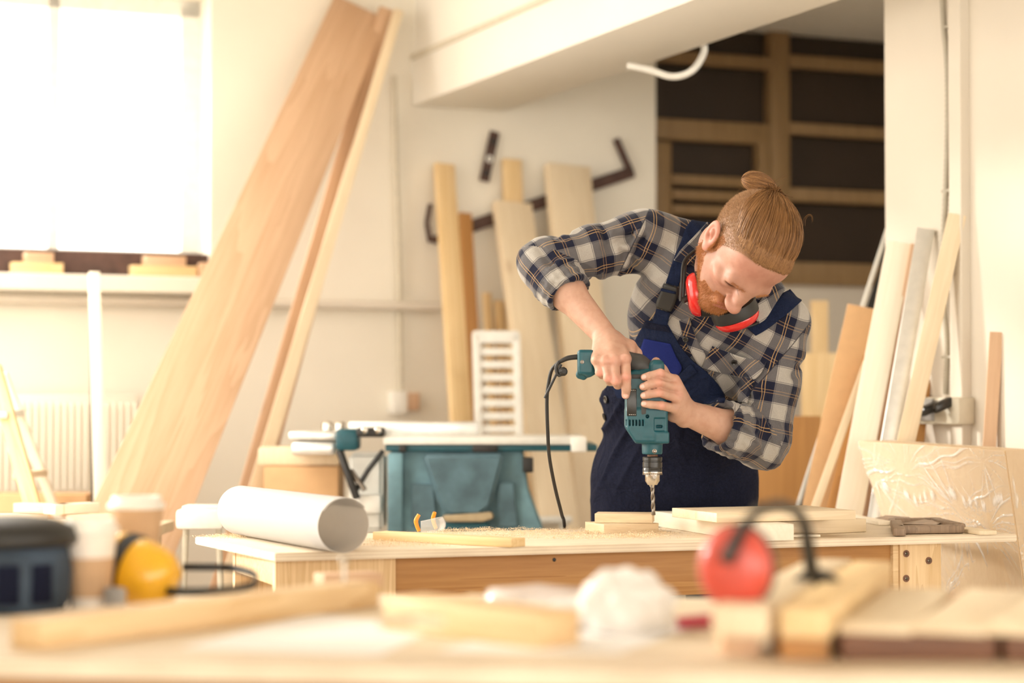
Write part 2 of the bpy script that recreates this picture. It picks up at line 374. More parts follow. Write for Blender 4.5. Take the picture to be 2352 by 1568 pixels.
# radiator under the window
t = thing('radiator', room(U(150), -.1, .1), 'pale panel radiator standing low under the window', 'radiator')
bm = bmesh.new()
z0_, z1_ = ZW(150, 1140), ZW(150, 905); ua, ub = U(-120), U(300)
rbox(bm, ua, ub, -.13, -.05, z0_, z1_, bev=.008)
bobj('radiator_panel', bm, M_wall, t, M=RM, smooth=True)
bm = bmesh.new()
n = 26
for k in range(n):
    a = ua + (ub - ua) * (k + .3) / n; rbox(bm, a, a + (ub - ua) / n * .45, -.142, -.125, z0_ + .03, z1_ - .03, bev=.004)
bobj('radiator_rib', bm, M_wall, t, M=RM, smooth=True)['kind'] = 'stuff'
bm = bmesh.new()
for s in (ua + .1, ub - .1): rbox(bm, s - .012, s + .012, -.11, -.02, 0, z0_ + .02)
bobj('foot', bm, M_whitepl, t, M=RM)
# ================================================================ small signed-distance modeller (for the man and the drill)
class SDF:
    def __init__(s, lo, hi, h):
        s.lo = np.array(lo, dtype=np.float64); s.h = h; s.n = np.ceil((np.array(hi) - s.lo) / h).astype(int) + 1
        s.F = np.full(tuple(s.n), .05, dtype=np.float32)
    def sub(s, lo, hi, pad):
        a = np.clip(np.floor((np.array(lo) - pad - s.lo) / s.h).astype(int), 0, s.n); b = np.clip(np.ceil((np.array(hi) + pad - s.lo) / s.h).astype(int) + 1, 0, s.n)
        if np.any(b - a < 1): return None
        ax = [(np.arange(a[i], b[i]) * s.h + s.lo[i]).astype(np.float32) for i in range(3)]
        return tuple(slice(a[i], b[i]) for i in range(3)), ax[0][:, None, None], ax[1][None, :, None], ax[2][None, None, :]
    def comb(s, sl, d, k, op):
        F = s.F[sl]
        if op == 'add':
            if k > 0:
                hh = np.maximum(k - np.abs(F - d), 0) / k; s.F[sl] = np.minimum(F, d) - hh * hh * k * .25
            else: s.F[sl] = np.minimum(F, d)
        else:
            d = -d
            if k > 0:
                hh = np.maximum(k - np.abs(F - d), 0) / k; s.F[sl] = np.maximum(F, d) + hh * hh * k * .25
            else: s.F[sl] = np.maximum(F, d)
    def cone(s, a, b, r1, r2, k=.01, op='add', flat=None):
        """tapered capsule; flat=(dir, factor>1) squashes it along dir"""
        a = toa(a); b = toa(b); R = max(r1, r2); q = s.sub(np.minimum(a, b) - R, np.maximum(a, b) + R, k + 3 * s.h)
        if q is None: return
        sl, X, Y, Zz = q; ab = b - a; L2 = max(float(ab @ ab), 1e-12)
        px, py, pz = X - a[0], Y - a[1], Zz - a[2]
        t = np.clip((px * ab[0] + py * ab[1] + pz * ab[2]) / L2, 0, 1)
        dx, dy, dz = px - t * ab[0], py - t * ab[1], pz - t * ab[2]
        if flat is not None:
            w = toa(Vector(flat[0]).normalized()); c = (dx * w[0] + dy * w[1] + dz * w[2]) * (flat[1] - 1); dx = dx + c * w[0]; dy = dy + c * w[1]; dz = dz + c * w[2]
        d = np.sqrt(dx * dx + dy * dy + dz * dz) - (r1 + (r2 - r1) * t)
        s.comb(sl, d.astype(np.float32), k, op)
    def chain(s, pts, rs, k=.006, op='add', flat=None):
        for i in range(len(pts) - 1): s.cone(pts[i], pts[i + 1], rs[i], rs[i + 1], k, op, flat)
    def ell(s, c, axes, r, k=.01, op='add'):
        c = toa(c); R = max(r); q = s.sub(c - R, c + R, k + 3 * s.h)
        if q is None: return
        sl, X, Y, Zz = q; px, py, pz = X - c[0], Y - c[1], Zz - c[2]; A0 = [toa(v) for v in axes]
        q0 = [(px * v[0] + py * v[1] + pz * v[2]) for v in A0]
        k0 = np.sqrt(sum((q0[i] / r[i]) ** 2 for i in range(3))); k1 = np.sqrt(sum((q0[i] / r[i] ** 2) ** 2 for i in range(3))) + 1e-9
        s.comb(sl, (k0 * (k0 - 1) / k1).astype(np.float32), k, op)
    def box(s, c, axes, hs, rnd=.005, k=.0, op='add'):
        c = toa(c); R = math.sqrt(sum(v * v for v in hs)); q = s.sub(c - R, c + R, k + 3 * s.h)
        if q is None: return
        sl, X, Y, Zz = q; px, py, pz = X - c[0], Y - c[1], Zz - c[2]; A0 = [toa(v) for v in axes]
        q0 = [np.abs(px * v[0] + py * v[1] + pz * v[2]) - (h_ - rnd) for v, h_ in zip(A0, hs)]
        d = np.sqrt(sum(np.maximum(v, 0) ** 2 for v in q0)) + np.minimum(np.maximum(np.maximum(q0[0], q0[1]), q0[2]), 0) - rnd
        s.comb(sl, d.astype(np.float32), k, op)
    def half(s, p, n, k=0.0, lo=None, hi=None):
        """cut away the side the normal points to (inside the given box)"""
        p = toa(p); n = toa(Vector(n).normalized()); q = s.sub(lo if lo is not None else s.lo, hi if hi is not None else s.lo + s.n * s.h, 0)
        if q is None: return
        sl, X, Y, Zz = q; d = -((X - p[0]) * n[0] + (Y - p[1]) * n[1] + (Zz - p[2]) * n[2]); s.comb(sl, d.astype(np.float32), k, 'sub')
    def sample(s, P_):
        g = (np.asarray(P_) - s.lo) / s.h; i = np.clip(np.floor(g).astype(int), 0, s.n - 2); f = np.clip(g - i, 0, 1); out = 0
        for a in (0, 1):
            for b in (0, 1):
                for c in (0, 1):
                    w = (f[:, 0] if a else 1 - f[:, 0]) * (f[:, 1] if b else 1 - f[:, 1]) * (f[:, 2] if c else 1 - f[:, 2]); out = out + w * s.F[i[:, 0] + a, i[:, 1] + b, i[:, 2] + c]
        return out
    def grad(s, P_):
        P_ = np.asarray(P_); e = s.h * 1.5; g = np.stack([s.sample(P_ + e * v) - s.sample(P_ - e * v) for v in np.eye(3)], 1); return g / (np.linalg.norm(g, axis=1, keepdims=True) + 1e-9)
    def nets(s):
        F = s.F; I = F < 0; n = s.n; c = n - 1
        cnt = np.zeros(tuple(c), dtype=np.int8)
        for a in (0, 1):
            for b in (0, 1):
                for d in (0, 1): cnt += I[a:a + c[0], b:b + c[1], d:d + c[2]]
        act = (cnt > 0) & (cnt < 8); idx = np.argwhere(act); num = len(idx)
        ids = np.full(tuple(c), -1, dtype=np.int32); ids[act] = np.arange(num)
        acc = np.zeros((num, 3)); w = np.zeros(num); corners = [(a, b, d) for a in (0, 1) for b in (0, 1) for d in (0, 1)]
        vals = {q: F[idx[:, 0] + q[0], idx[:, 1] + q[1], idx[:, 2] + q[2]].astype(np.float64) for q in corners}
        for q in corners:
            for ax in range(3):
                if q[ax] == 0:
                    r = list(q); r[ax] = 1; r = tuple(r); v0, v1 = vals[q], vals[r]; m = (v0 < 0) != (v1 < 0)
                    t = np.where(m, v0 / np.where(m, v0 - v1, 1), 0); p = np.tile(np.array(q, float), (num, 1)); p[:, ax] += t; acc[m] += p[m]; w[m] += 1
        V = (idx + acc / w[:, None]) * s.h + s.lo
        Q = []
        for ax in range(3):
            o = [(1, 2), (2, 0), (0, 1)][ax]; sl0 = [slice(1, None)] * 3; sl0[ax] = slice(0, None)
            A0 = [slice(None)] * 3; A1 = [slice(None)] * 3; A0[ax] = slice(0, -1); A1[ax] = slice(1, None)
            d = I[tuple(A0)] != I[tuple(A1)]; e = np.argwhere(d); ok = (e[:, o[0]] > 0) & (e[:, o[1]] > 0) & (e[:, o[0]] < n[o[0]] - 1) & (e[:, o[1]] < n[o[1]] - 1); e = e[ok]
            def g(da, db): q = e.copy(); q[:, o[0]] -= da; q[:, o[1]] -= db; return ids[q[:, 0], q[:, 1], q[:, 2]]
            quad = np.stack([g(1, 1), g(0, 1), g(0, 0), g(1, 0)], 1); fl_ = I[e[:, 0], e[:, 1], e[:, 2]]; quad[~fl_] = quad[~fl_][:, ::-1]; Q.append(quad)
        return V, np.concatenate(Q)
def npmesh(name, V, Q, mat, parent=None, smooth=True):
    me = bpy.data.meshes.new(name); V = np.asarray(V, dtype=np.float32); Q = np.asarray(Q, dtype=np.int32); k = Q.shape[1]
    me.vertices.add(len(V)); me.vertices.foreach_set('co', V.ravel()); me.loops.add(Q.size); me.loops.foreach_set('vertex_index', Q.ravel())
    me.polygons.add(len(Q)); me.polygons.foreach_set('loop_start', np.arange(len(Q), dtype=np.int32) * k)
    me.polygons.foreach_set('use_smooth', np.ones(len(Q), dtype=bool)); me.update(calc_edges=True); me.validate()
    if mat: me.materials.append(mat)
    return link(bpy.data.objects.new(name, me), None, parent)
def relax(V, Q, it=2, lam=.5):
    for _ in range(it):
        acc = np.zeros_like(V); w = np.zeros(len(V))
        for a in range(4):
            for b in (1, 3):
                np.add.at(acc, Q[:, a], V[Q[:, (a + b) % 4]]); np.add.at(w, Q[:, a], 1)
        V = V + lam * (acc / np.maximum(w, 1)[:, None] - V)
    return V
def setcol(o, cols, name='col'):
    ca = o.data.color_attributes.new(name=name, type='FLOAT_COLOR', domain='POINT'); c = np.ones((len(cols), 4), dtype=np.float32); c[:, :3] = cols; ca.data.foreach_set('color', c.ravel())
def setuv(o, uv_loops):
    ul = o.data.uv_layers.new(name='UVMap'); ul.data.foreach_set('uv', np.asarray(uv_loops, dtype=np.float32).ravel())
# ================================================================ benches
TZ = 0.80
UP = Vector((0, 0, 1))
def quad_slab(name, pts, z0, z1, mat, parent, bev=.002, noise=0):
    """polygonal slab; own frame at first point, local Z up"""
    o = Vector((pts[0].x, pts[0].y, z1)); x = Vector((pts[1].x - pts[0].x, pts[1].y - pts[0].y, 0)).normalized(); M = frame(o, x, None, UP)
    Mi = M.inverted(); bm = bmesh.new(); n = len(pts)
    lo = [bm.verts.new(Mi @ Vector((p.x, p.y, z0))) for p in pts]; hi = [bm.verts.new(Mi @ Vector((p.x, p.y, z1))) for p in pts]
    bm.faces.new(lo[::-1]); bm.faces.new(hi)
    for i in range(n): bm.faces.new((lo[i], lo[(i + 1) % n], hi[(i + 1) % n], hi[i]))
    bmesh.ops.recalc_face_normals(bm, faces=bm.faces)
    if bev: bmesh.ops.bevel(bm, geom=bm.edges[:], offset=bev, segments=2, affect='EDGES')
    return bobj(name, bm, mat, parent, smooth=True, M=M)
# --- the worker's bench
fl = Z(632, 1270, TZ); fr = Z(2336, 1226, TZ); blk = Z(448, 1232, TZ)
ex = Vector((fr.x - fl.x, fr.y - fl.y, 0)); exn = ex.normalized(); eyn = UP.cross(exn)
blk2 = Vector((blk.x, blk.y, TZ)); depth = (blk - fl).dot(eyn)
br = fr + eyn * depth * .86; br.z = TZ
bench = thing('workbench', (fl.x + .9, fl.y + .5, 0), 'long wooden workbench with worn plywood top the man is drilling on', 'workbench')
quad_slab('tabletop', [fl, fr, br, blk2], TZ - .018, TZ, M_bench, bench)
def on_front(px, py, off=0): return onplane(px, py, fl + eyn * off, eyn)
def fx(px): p = on_front(px, 1290, .05); return (p - fl).dot(exn)
BF = frame(Vector((fl.x, fl.y, 0)), exn, eyn, UP)
def bench_box(name, x0, x1, y0, y1, z0, z1, mat, parent=bench, horiz=True, bev=.003):
    c = Vector(((x0 + x1) / 2, (y0 + y1) / 2, (z0 + z1) / 2)); s = (x1 - x0, y1 - y0, z1 - z0)
    if horiz:   # grain along x: local z is bench x
        M = BF @ Matrix.Translation(c) @ Matrix.Rotation(math.pi / 2, 4, 'Y'); s = (s[2], s[1], s[0])
    else: M = BF @ Matrix.Translation(c)
    bm = bmesh.new(); add_box(bm, (0, 0, 0), s, bev=bev); return bobj(name, bm, mat, parent, smooth=True, M=M)
ztop = TZ - .018
zap = on_front(1300, 1376, .05).z
bench_box('apron', fx(905), fx(2046), .05, .075, zap, ztop, M_amber)
bench_box('apron', fx(905), fx(2046), depth * .86 - .09, depth * .86 - .065, zap, ztop, M_amber)
for (xa, xb, m_) in [(fx(628), fx(905), M_pine), (fx(2060), fx(2155), M_pine)]:
    bench_box('leg', xa, xb, .035, .06, 0, ztop, m_, horiz=False)
    bench_box('leg', xa, xb, depth * .86 - .08, depth * .86 - .055, 0, ztop, m_, horiz=False)
bench_box('side_rail', fx(2046), fx(2060), .04, depth * .86 - .06, zap - .02, ztop, M_pine)
bench_box('side_rail', fx(628) + .002, fx(628) + .022, .062, depth * .86 - .082, zap + .05, ztop, M_pine)
bench_box('lower_shelf', fx(905), fx(2046), .08, depth * .86 - .1, .25, .27, M_pale)
for px, py in [(2081, 1271), (2133, 1287), (2081, 1328)]:
    c = on_front(px, py, .035); lathe('screw', [(0, .0), (.0085, .0), (.0085, -.0006), (.0, -.0006)], c - eyn * .0012, eyn, M_brown, bench, n=20)
    lathe('screw', [(.0, .0), (.0045, .0), (.0045, -.002), (.002, -.0035), (0, -.0015)], c - eyn * .001, eyn, M_steeldk, bench, n=14)
lathe('screw', [(0, .0), (.0045, .0), (.003, -.001), (0, -.001)], on_front(1273, 1285, .05), eyn, M_black, bench, n=14)
# --- things on the bench
def tabboard(name, px0, py0, px1, py1, width, thick, mat, label, z=TZ, side=1, **kw):
    """board lying flat; given edge line on the surface from p0 to p1 is its near bottom edge, it extends by width to 'side'"""
    p0 = Z(px0, py0, z + .0006); p1 = Z(px1, py1, z + .0006); d = (p1 - p0).normalized(); s = UP.cross(d) * side
    off = s * width / 2 + UP * thick
    return board(name, p0 + off, p1 + off, width, thick, UP, mat, label, **kw)
tabboard('wooden_batten', 1175, 1257, 856, 1240, .05, .019, M_yellow, 'narrow square batten lying along the bench front between paper roll and sawdust', cat='batten', side=-1, bev=.001)
tabboard('plywood_block', 1513, 1222, 1387, 1225, .12, .022, M_ply, 'small square plywood block on the sawdust, the lower of the two stacked', cat='block', group='small plywood blocks', side=-1, bev=.0007)
tabboard('plywood_block', 1498, 1201, 1366, 1200, .09, .022, M_ply, 'small fuzzy-edged plywood block lying on top of another beside the drill bit', z=TZ + .0228, cat='block', group='small plywood blocks', side=-1, bev=.0007)
# plank running towards the camera, end face at (1720..1787)
tabboard('pine_plank', 1722, 1243, 1497, 1207, .11, .038, M_white_wood, 'thick pale plank running towards the front edge of the bench stack', cat='plank', side=-1)
tabboard('pine_plank', 1990, 1221, 1797, 1229, .26, .032, M_pale, 'pale plank at the bottom right of the stack with end grain showing', cat='plank', side=-1)
tabboard('pine_board', 1966, 1193, 1646, 1200, .25, .022, M_pale, 'wide pale pine board on top of the plank stack right of the drill', z=TZ + .0395, cat='board', side=-1)
tabboard('thin_slat', 1790, 1234, 1885, 1233, .07, .006, M_white_wood, 'thin flat slat at the bench front edge under the plank ends', cat='slat', side=1)
tabboard('thin_slat', 2052, 1206, 1968, 1190, .04, .010, M_white_wood, 'thin flat slat behind the plank stack by the handsaw blade', cat='slat', side=1)
tabboard('thin_slat', 2290, 1228, 2195, 1214, .045, .010, M_pale, 'thin flat slat at the right end of the bench beside the handsaw handle', cat='slat', side=1)
# paper roll
c0 = Z(790, 1272, TZ); c1 = Z(552, 1229, TZ)
R_ = .0585
t = thing('paper_roll', c0, 'large roll of white drawing paper lying across the left end of the bench', 'paper roll')
dirr = (c1 - c0).normalized(); o_ = c0 + UP * (R_ + .001); Lr = (c1 - c0).length
xr = UP.cross(dirr).normalized()
V = []; F = []; nn = 150; turns = 1.3
for i in range(nn + 1):
    a = 2 * math.pi * turns * i / nn + .6; r = R_ - .0035 * (1 - i / nn) * turns * .62
    for j, (off, th) in enumerate([(0, 0), (0, .0005), (Lr, .0005), (Lr, 0)]):
        rr = r + th; oo = off + (0.004 * math.sin(a * .5 + j) if off else -.004 * math.cos(a * .7))
        V.append(o_ + dirr * oo + (xr * math.cos(a) + UP * math.sin(a)) * rr)
for i in range(nn):
    for j in range(4):
        k = (j + 1) % 4; F.append((i * 4 + j, i * 4 + k, (i + 1) * 4 + k, (i + 1) * 4 + j))
F.append((0, 3, 2, 1)); F.append((nn * 4, nn * 4 + 1, nn * 4 + 2, nn * 4 + 3))
mobj('paper_sheet', V, F, M_paper, t, sharp=50)
# safety glasses, clear with orange temples
g0 = Z(972, 1222, TZ); t = thing('safety_glasses', g0, 'clear safety glasses with orange temple arms lying on the bench behind the batten', 'safety glasses')
V = []; F = []; nx, ny = 26, 9
gx = Vector((.93, -.36, 0)).normalized(); gy = UP.cross(gx)
for i in range(nx + 1):
    a = -1.15 + 2.3 * i / nx
    for j in range(ny + 1):
        s = j / ny; hh = .036 * (1 - .28 * abs(math.sin(a)) ** 2) - (.010 * math.exp(-(a / .13) ** 2) if s < .01 else 0)
        r = .050 + .006 * math.sin(s * math.pi)
        V.append(g0 + gx * (.026 + r * math.cos(a) - .03) + gy * (r * 1.15 * math.sin(a)) + UP * (.002 + s * hh + (.012 * math.exp(-(a / .16) ** 2) * (1 - s))))
for i in range(nx):
    for j in range(ny): q = i * (ny + 1) + j; F.append((q, q + 1, q + ny + 2, q + ny + 1))
lens = mobj('lens', V, F, M_glass, t); sm = lens.modifiers.new('s', 'SOLIDIFY'); sm.thickness = .0018
rim = [V[i * (ny + 1) + ny] for i in range(nx + 1)]; tube('brow_rim', rim, .0009, M_glass, t, n=6)
for s in (-1, 1):
    h0 = g0 + gy * s * .052 + gx * .012 + UP * .012
    tube('temple_arm', [h0 - UP * .006, h0 - gx * .006 + UP * .008, h0 - gx * .008 + UP * .02, h0 - gx * .002 + gy * s * -.004 + UP * .034], [.0045, .005, .0055, .0045], M_orangepl, t, n=8, path=6)
# handsaw
t = thing('handsaw', Z(2130, 1222, TZ), 'old handsaw with rusty blade and weathered wooden handle lying at the right of the bench', 'handsaw')
zt = TZ + .012
pts = [Z(x_, y_, zt) for x_, y_ in [(2168, 1198), (2140, 1210), (2052, 1206), (2012, 1190), (2028, 1184), (2060, 1186)]]
bz_ = [Z(x_, y_, z_) for x_, y_, z_ in [(2010, 1189, zt - .004), (2060, 1202, zt - .004), (2150, 1204, zt), (2170, 1196, zt + .003), (2118, 1191, zt + .006), (2032, 1184, zt + .006)]]
mobj('blade', bz_, [tuple(range(6))], plain('rusty_blade', (.36, .27, .20), rough=.5, var=.35, scale=40, metal=.4), t, smooth=False).modifiers.new('s', 'SOLIDIFY').thickness = .0012
teeth = []; tf = []
for i in range(44):
    a = bz_[5].lerp(bz_[4], i / 44) if i < 30 else bz_[4].lerp(bz_[3], (i - 30) / 14); a2 = bz_[5].lerp(bz_[4], (i + .8) / 44) if i < 30 else bz_[4].lerp(bz_[3], (i - 29.2) / 14)
    teeth += [a, a2, a.lerp(a2, .5) + UP * .003 + Vector((0, .003, 0))]; tf.append((i * 3, i * 3 + 1, i * 3 + 2))
mobj('saw_teeth', teeth, tf, M_rust, t, smooth=False)['kind'] = 'stuff'
bm = bmesh.new()
def hseg(a, b, wd, th, zoff=.0):
    a = Z(*a, TZ + zoff); b = Z(*b, TZ + zoff); d = b - a; M = frame((a + b) / 2, d, UP.cross(d.normalized()), UP); add_box(bm, (0, 0, 0), (d.length, wd, th), M=M, bev=.005)
for zo in (.011,):
    hseg((2062, 1216), (2210, 1214), .035, .02, zo); hseg((2058, 1202), (2066, 1222), .03, .02, zo); hseg((2060, 1198), (2160, 1196), .03, .018, zo); hseg((2150, 1197), (2205, 1210), .03, .018, zo)
bobj('handle', bm, wood('weathered_wood', (.30, .21, .14), (.19, .125, .08), knots=False), t, smooth=True)
# sawdust
def sawdust(name, px0, px1, pyf, nclump, n, label, ys):
    V = []; F = []; rnd = random.Random(hash(label) % 999 if False else len(label))
    cl = [(rnd.uniform(px0, px1), rnd.uniform(*ys), rnd.uniform(.01, .035)) for _ in range(nclump)]
    for _ in range(n):
        cx, cy, cs = rnd.choice(cl); q = Z(cx, cy, TZ); q = q + Vector((rnd.gauss(0, cs * 1.3), rnd.gauss(0, cs), 0))
        hgt = max(0, .009 * math.exp(-((q - Z(cx, cy, TZ)).length / cs) ** 2)) * rnd.random()
        s = rnd.uniform(.0004, .0018); q.z = TZ + .0012 + hgt; a = rnd.uniform(0, 6.28); e = rnd.uniform(-.9, .9)
        d1 = Vector((math.cos(a), math.sin(a), e * .6)) * s; d2 = Vector((-math.sin(a), math.cos(a), rnd.uniform(-.6, .6))) * s * rnd.uniform(.2, .6); d3 = Vector((0, 0, s * .35))
        i = len(V); V += [q - d1, q + d2, q + d1 + d3, q - d2 + d3 * 2]; F += [(i, i + 1, i + 2), (i, i + 2, i + 3), (i, i + 3, i + 1), (i + 1, i + 3, i + 2)]
    return tag(mobj(name, V, F, M_sawd, smooth=False), label, 'sawdust', kind='stuff')
M_sawd = plain('sawdust', (.82, .66, .45), rough=.9, var=.2, scale=300)
sawdust('sawdust', 1010, 1500, 0, 90, 15000, 'sawdust scattered over the middle of the bench top', (1216, 1238))
sawdust('sawdust', 1330, 1540, 0, 26, 5000, 'sawdust heaped around the small plywood blocks', (1222, 1234))
sawdust('wood_shavings', 850, 985, 0, 20, 5000, 'wood shavings beside the paper roll in front of the batten', (1238, 1256))
sawdust('sawdust', 500, 560, 0, 10, 1500, 'sawdust at the far left corner of the bench behind the paper roll', (1228, 1236))
# fuzzy sawdust rim on the upper plywood block is part of the sawdust heap
# ================================================================ front bench
F0 = Z(-700, 1500.6, TZ); F1 = Z(2760, 1562, TZ); fe = Vector((F1.x - F0.x, F1.y - F0.y, 0)).normalized(); fy = UP.cross(fe)
if fy.y < 0: fy = -fy
b0 = F0 + fy * .92; b1 = F1 + fy * .92
fb = thing('front_bench', (0, 2.95, 0), 'foreground wooden bench with pale top cluttered with bars, cups and ear defenders', 'workbench')
quad_slab('tabletop', [F0, F1, b1, b0], TZ - .024, TZ, M_bench, fb, bev=.003)
FF = frame(Vector((F0.x, F0.y, 0)), fe, fy, UP); FL = (F1 - F0).length
def fb_box(name, x0, x1, y0, y1, z0, z1, mat, horiz=True):
    c = Vector(((x0 + x1) / 2, (y0 + y1) / 2, (z0 + z1) / 2)); s = (x1 - x0, y1 - y0, z1 - z0)
    M = FF @ Matrix.Translation(c)
    if horiz: M = M @ Matrix.Rotation(math.pi / 2, 4, 'Y'); s = (s[2], s[1], s[0])
    bm = bmesh.new(); add_box(bm, (0, 0, 0), s, bev=.003); return bobj(name, bm, mat, fb, smooth=True, M=M)
fb_box('apron', .12, FL - .12, .03, .055, TZ - .16, TZ - .024, M_amber); fb_box('apron', .12, FL - .12, .86, .885, TZ - .16, TZ - .024, M_amber)
for x in (.03, FL - .12):
    for y in (.03, .80): fb_box('leg', x, x + .09, y, y + .09, 0, TZ - .024, M_pine, horiz=False)
# long bar on the left
tabboard('timber_bar', 92, 1495, 870, 1393, .055, .039, M_pine, 'long timber bar lying diagonally at the front left of the foreground bench', cat='timber bar', side=1)
tabboard('timber_bar', 745, 1350, 880, 1345, .06, .022, M_larch, 'short timber piece lying behind the far end of the long bar', z=TZ + .0, cat='timber bar', side=1)
# centre block and its offcut
cb0 = Z(1238, 1494, TZ); 
tabboard('pine_block', 1236, 1492, 880, 1446, .075, .047, M_pine, 'pale pine block in the centre front of the foreground bench', cat='block', side=-1, bev=.002)
tabboard('small_offcut', 950, 1448, 868, 1438, .05, .014, M_pale, 'small flat offcut sitting on the left end of the centre pine block', z=TZ + .046, cat='offcut', side=-1)
tabboard('wood_strip', 1180, 1405, 1050, 1400, .05, .02, M_pale, 'small pale wood strip lying behind the centre pine block', cat='wood strip', side=-1)
# drawings
bp0 = [Z(x_, y_, TZ + .001) for x_, y_ in [(420, 1486), (870, 1505), (1010, 1440), (720, 1408)]]
tag(quad_slab('drawing_sheet', bp0, TZ, TZ + .0012, M_sheet, None, bev=0), 'flat white drawing sheet lying between the long bar and the centre block', 'paper')
bp0 = [Z(x_, y_, TZ + .001) for x_, y_ in [(1010, 1494), (1420, 1500), (1600, 1440), (1230, 1428)]]
tag(quad_slab('drawing_sheet', bp0, TZ, TZ + .0012, M_sheet, None, bev=0), 'white paper sheet lying right of the centre pine block', 'paper')
# steel rod standing near the bar end
rb = Z(790, 1398, TZ)
t = thing('steel_clamp', rb, 'thin grey metal rod standing upright beside the long timber bar', 'metal rod')
tube('rod', [rb, rb + UP * .075], .0042, M_steel, t, n=12); lathe('rod_foot', [(0, 0), (.012, 0), (.012, .004), (.005, .006), (0, .006)], rb, UP, M_steel, t, n=20)
lathe('rod_head', [(0, 0), (.008, 0), (.009, .006), (.006, .01), (0, .01)], rb + UP * .07, UP, M_steel, t, n=20)
# coffee cups
def cup(px, py, h, r, label, sleeve, dark=False):
    c = Z(px, py, TZ); t = thing('coffee_cup', c, label, 'paper cup')
    lathe('cup_body', [(0, 0.003), (r * .66, .003), (r * .68, 0), (r * .70, 0), (r * .97, h - .012), (r * .95, h - .012), (r * .66, .006), (0, .006)], c, UP, M_cup if not dark else M_cardboard, t)
    lathe('cup_lid', [(0, h - .001), (r * .75, h - .001), (r * .78, h + .008), (r * .88, h + .008), (r * .93, h - .002), (r * 1.05, h - .005), (r * 1.05, h - .012), (r * .985, h - .014), (r * .9, h - .012)], c, UP, M_whitepl, t)
    if sleeve: lathe('cup_sleeve', [(r * .735, h * .12), (r * .748, h * .12), (r * .885, h * .6), (r * .87, h * .6)], c, UP, M_cardboard, t, closed_profile=True)
cup(205, 1392, .128, .0435, 'white paper cup with a lid and brown sleeve beside the yellow ear defenders', True)
cup(312, 1352, .150, .0465, 'taller brown paper cup with pale lid standing behind the white cup', False, True)
# dark tool bag on the left
c = Z(20, 1400, TZ); t = thing('tool_bag', c, 'dark blue fabric tool bag with rounded black top at the left edge of the bench', 'tool bag')
V, F = lathe_geo([(0, 0), (.082, 0), (.092, .012), (.096, .06), (.090, .095), (.084, .1)], c, UP, 40)
mobj('bag_body', V, F, plain('dark_denim', (.035, .055, .085), rough=.8, var=.5, scale=14), t)
V, F = lathe_geo([(.086, .098), (.100, .100), (.104, .110), (.098, .127), (.07, .139), (.03, .144), (0, .145)], c, UP, 40)
mobj('bag_flap', V, F, M_black, t)
for k in range(3):
    a = -1.9 + k * .55; q = c + Vector((math.cos(a), math.sin(a), 0)) * .0945 + UP * .045
    bm = bmesh.new(); add_box(bm, (0, 0, 0), (.035, .006, .06), bev=.003); bobj('bag_pocket', bm, M_navy, t, smooth=True, M=Matrix.Translation(q) @ Matrix.Rotation(a + math.pi / 2, 4, 'Z'))
# yellow ear defenders lying on the bench
def ellipsoid_geo(c, ax, r, nu=32, nv=18, v0=-math.pi / 2, v1=math.pi / 2):
    V = []; F = []
    for j in range(nv + 1):
        b = v0 + (v1 - v0) * j / nv
        for i in range(nu):
            a = 2 * math.pi * i / nu; V.append(c + ax[0] * r[0] * math.cos(a) * math.cos(b) + ax[1] * r[1] * math.sin(a) * math.cos(b) + ax[2] * r[2] * math.sin(b))
    for j in range(nv):
        for i in range(nu): k = (i + 1) % nu; F.append((j * nu + i, j * nu + k, (j + 1) * nu + k, (j + 1) * nu + i))
    return V, F
def earcup(t, c, axis, r=.042, shell=None, rr=1.18, depth=.036, cush=.018, up=UP, names=('cup_shell', 'ear_cushion')):
    """axis points outwards (shell side)"""
    z = Vector(axis).normalized(); u = (Vector(up) - z * Vector(up).dot(z)).normalized(); x = u.cross(z)
    V = []; F = []
    def prof(pr, mat, nm):
        V = []; F = []; n = 40
        for r_, h in pr:
            for k in range(n):
                a = 2 * math.pi * k / n; V.append(c + z * h + x * math.cos(a) * r_ + u * math.sin(a) * r_ * rr)
        for i in range(len(pr) - 1):
            for k in range(n): l = (k + 1) % n; F.append((i * n + k, i * n + l, (i + 1) * n + l, (i + 1) * n + k))
        F.append(tuple(range(n))[::-1]); F.append(tuple(range((len(pr) - 1) * n, len(pr) * n)))
        return mobj(nm, V, F, mat, t, sharp=45)
    prof([(r, 0), (r * 1.02, .004), (r * .97, depth * .45), (r * .86, depth * .75), (r * .62, depth * .95), (r * .3, depth), (.001, depth)], shell, names[0])
    prof([(r * .97, -.001), (r * 1.05, -.002), (r * 1.07, -cush * .5), (r * 1.0, -cush), (r * .75, -cush * 1.05), (r * .55, -cush * .9), (r * .5, -.004), (.001, -.004)], M_black, names[1])
c1_ = Z(296, 1382, TZ) + UP * .052
t = thing('ear_defenders', c1_, 'yellow ear defenders with black headband lying on the bench beside the cup', 'ear defenders')
ax_ = Vector((.82, -.42, -.26)).normalized()
earcup(t, c1_ + ax_ * .013, ax_, r=.047, shell=M_yel, depth=.075, cush=.013)
earcup(t, c1_ - ax_ * .013, -ax_, r=.046, shell=M_yel, depth=.034, cush=.013)
for q in (Z(270, 1385, TZ) + Vector((.012, -.085, .018)), Z(375, 1378, TZ) + Vector((.02, -.04, .035))):
    bm = bmesh.new(); add_box(bm, (0, 0, 0), (.036, .018, .03), bev=.005); bobj('cup_bracket', bm, M_greypl, t, smooth=True, M=Matrix.Translation(q) @ Matrix.Rotation(-.6, 4, 'Z'))
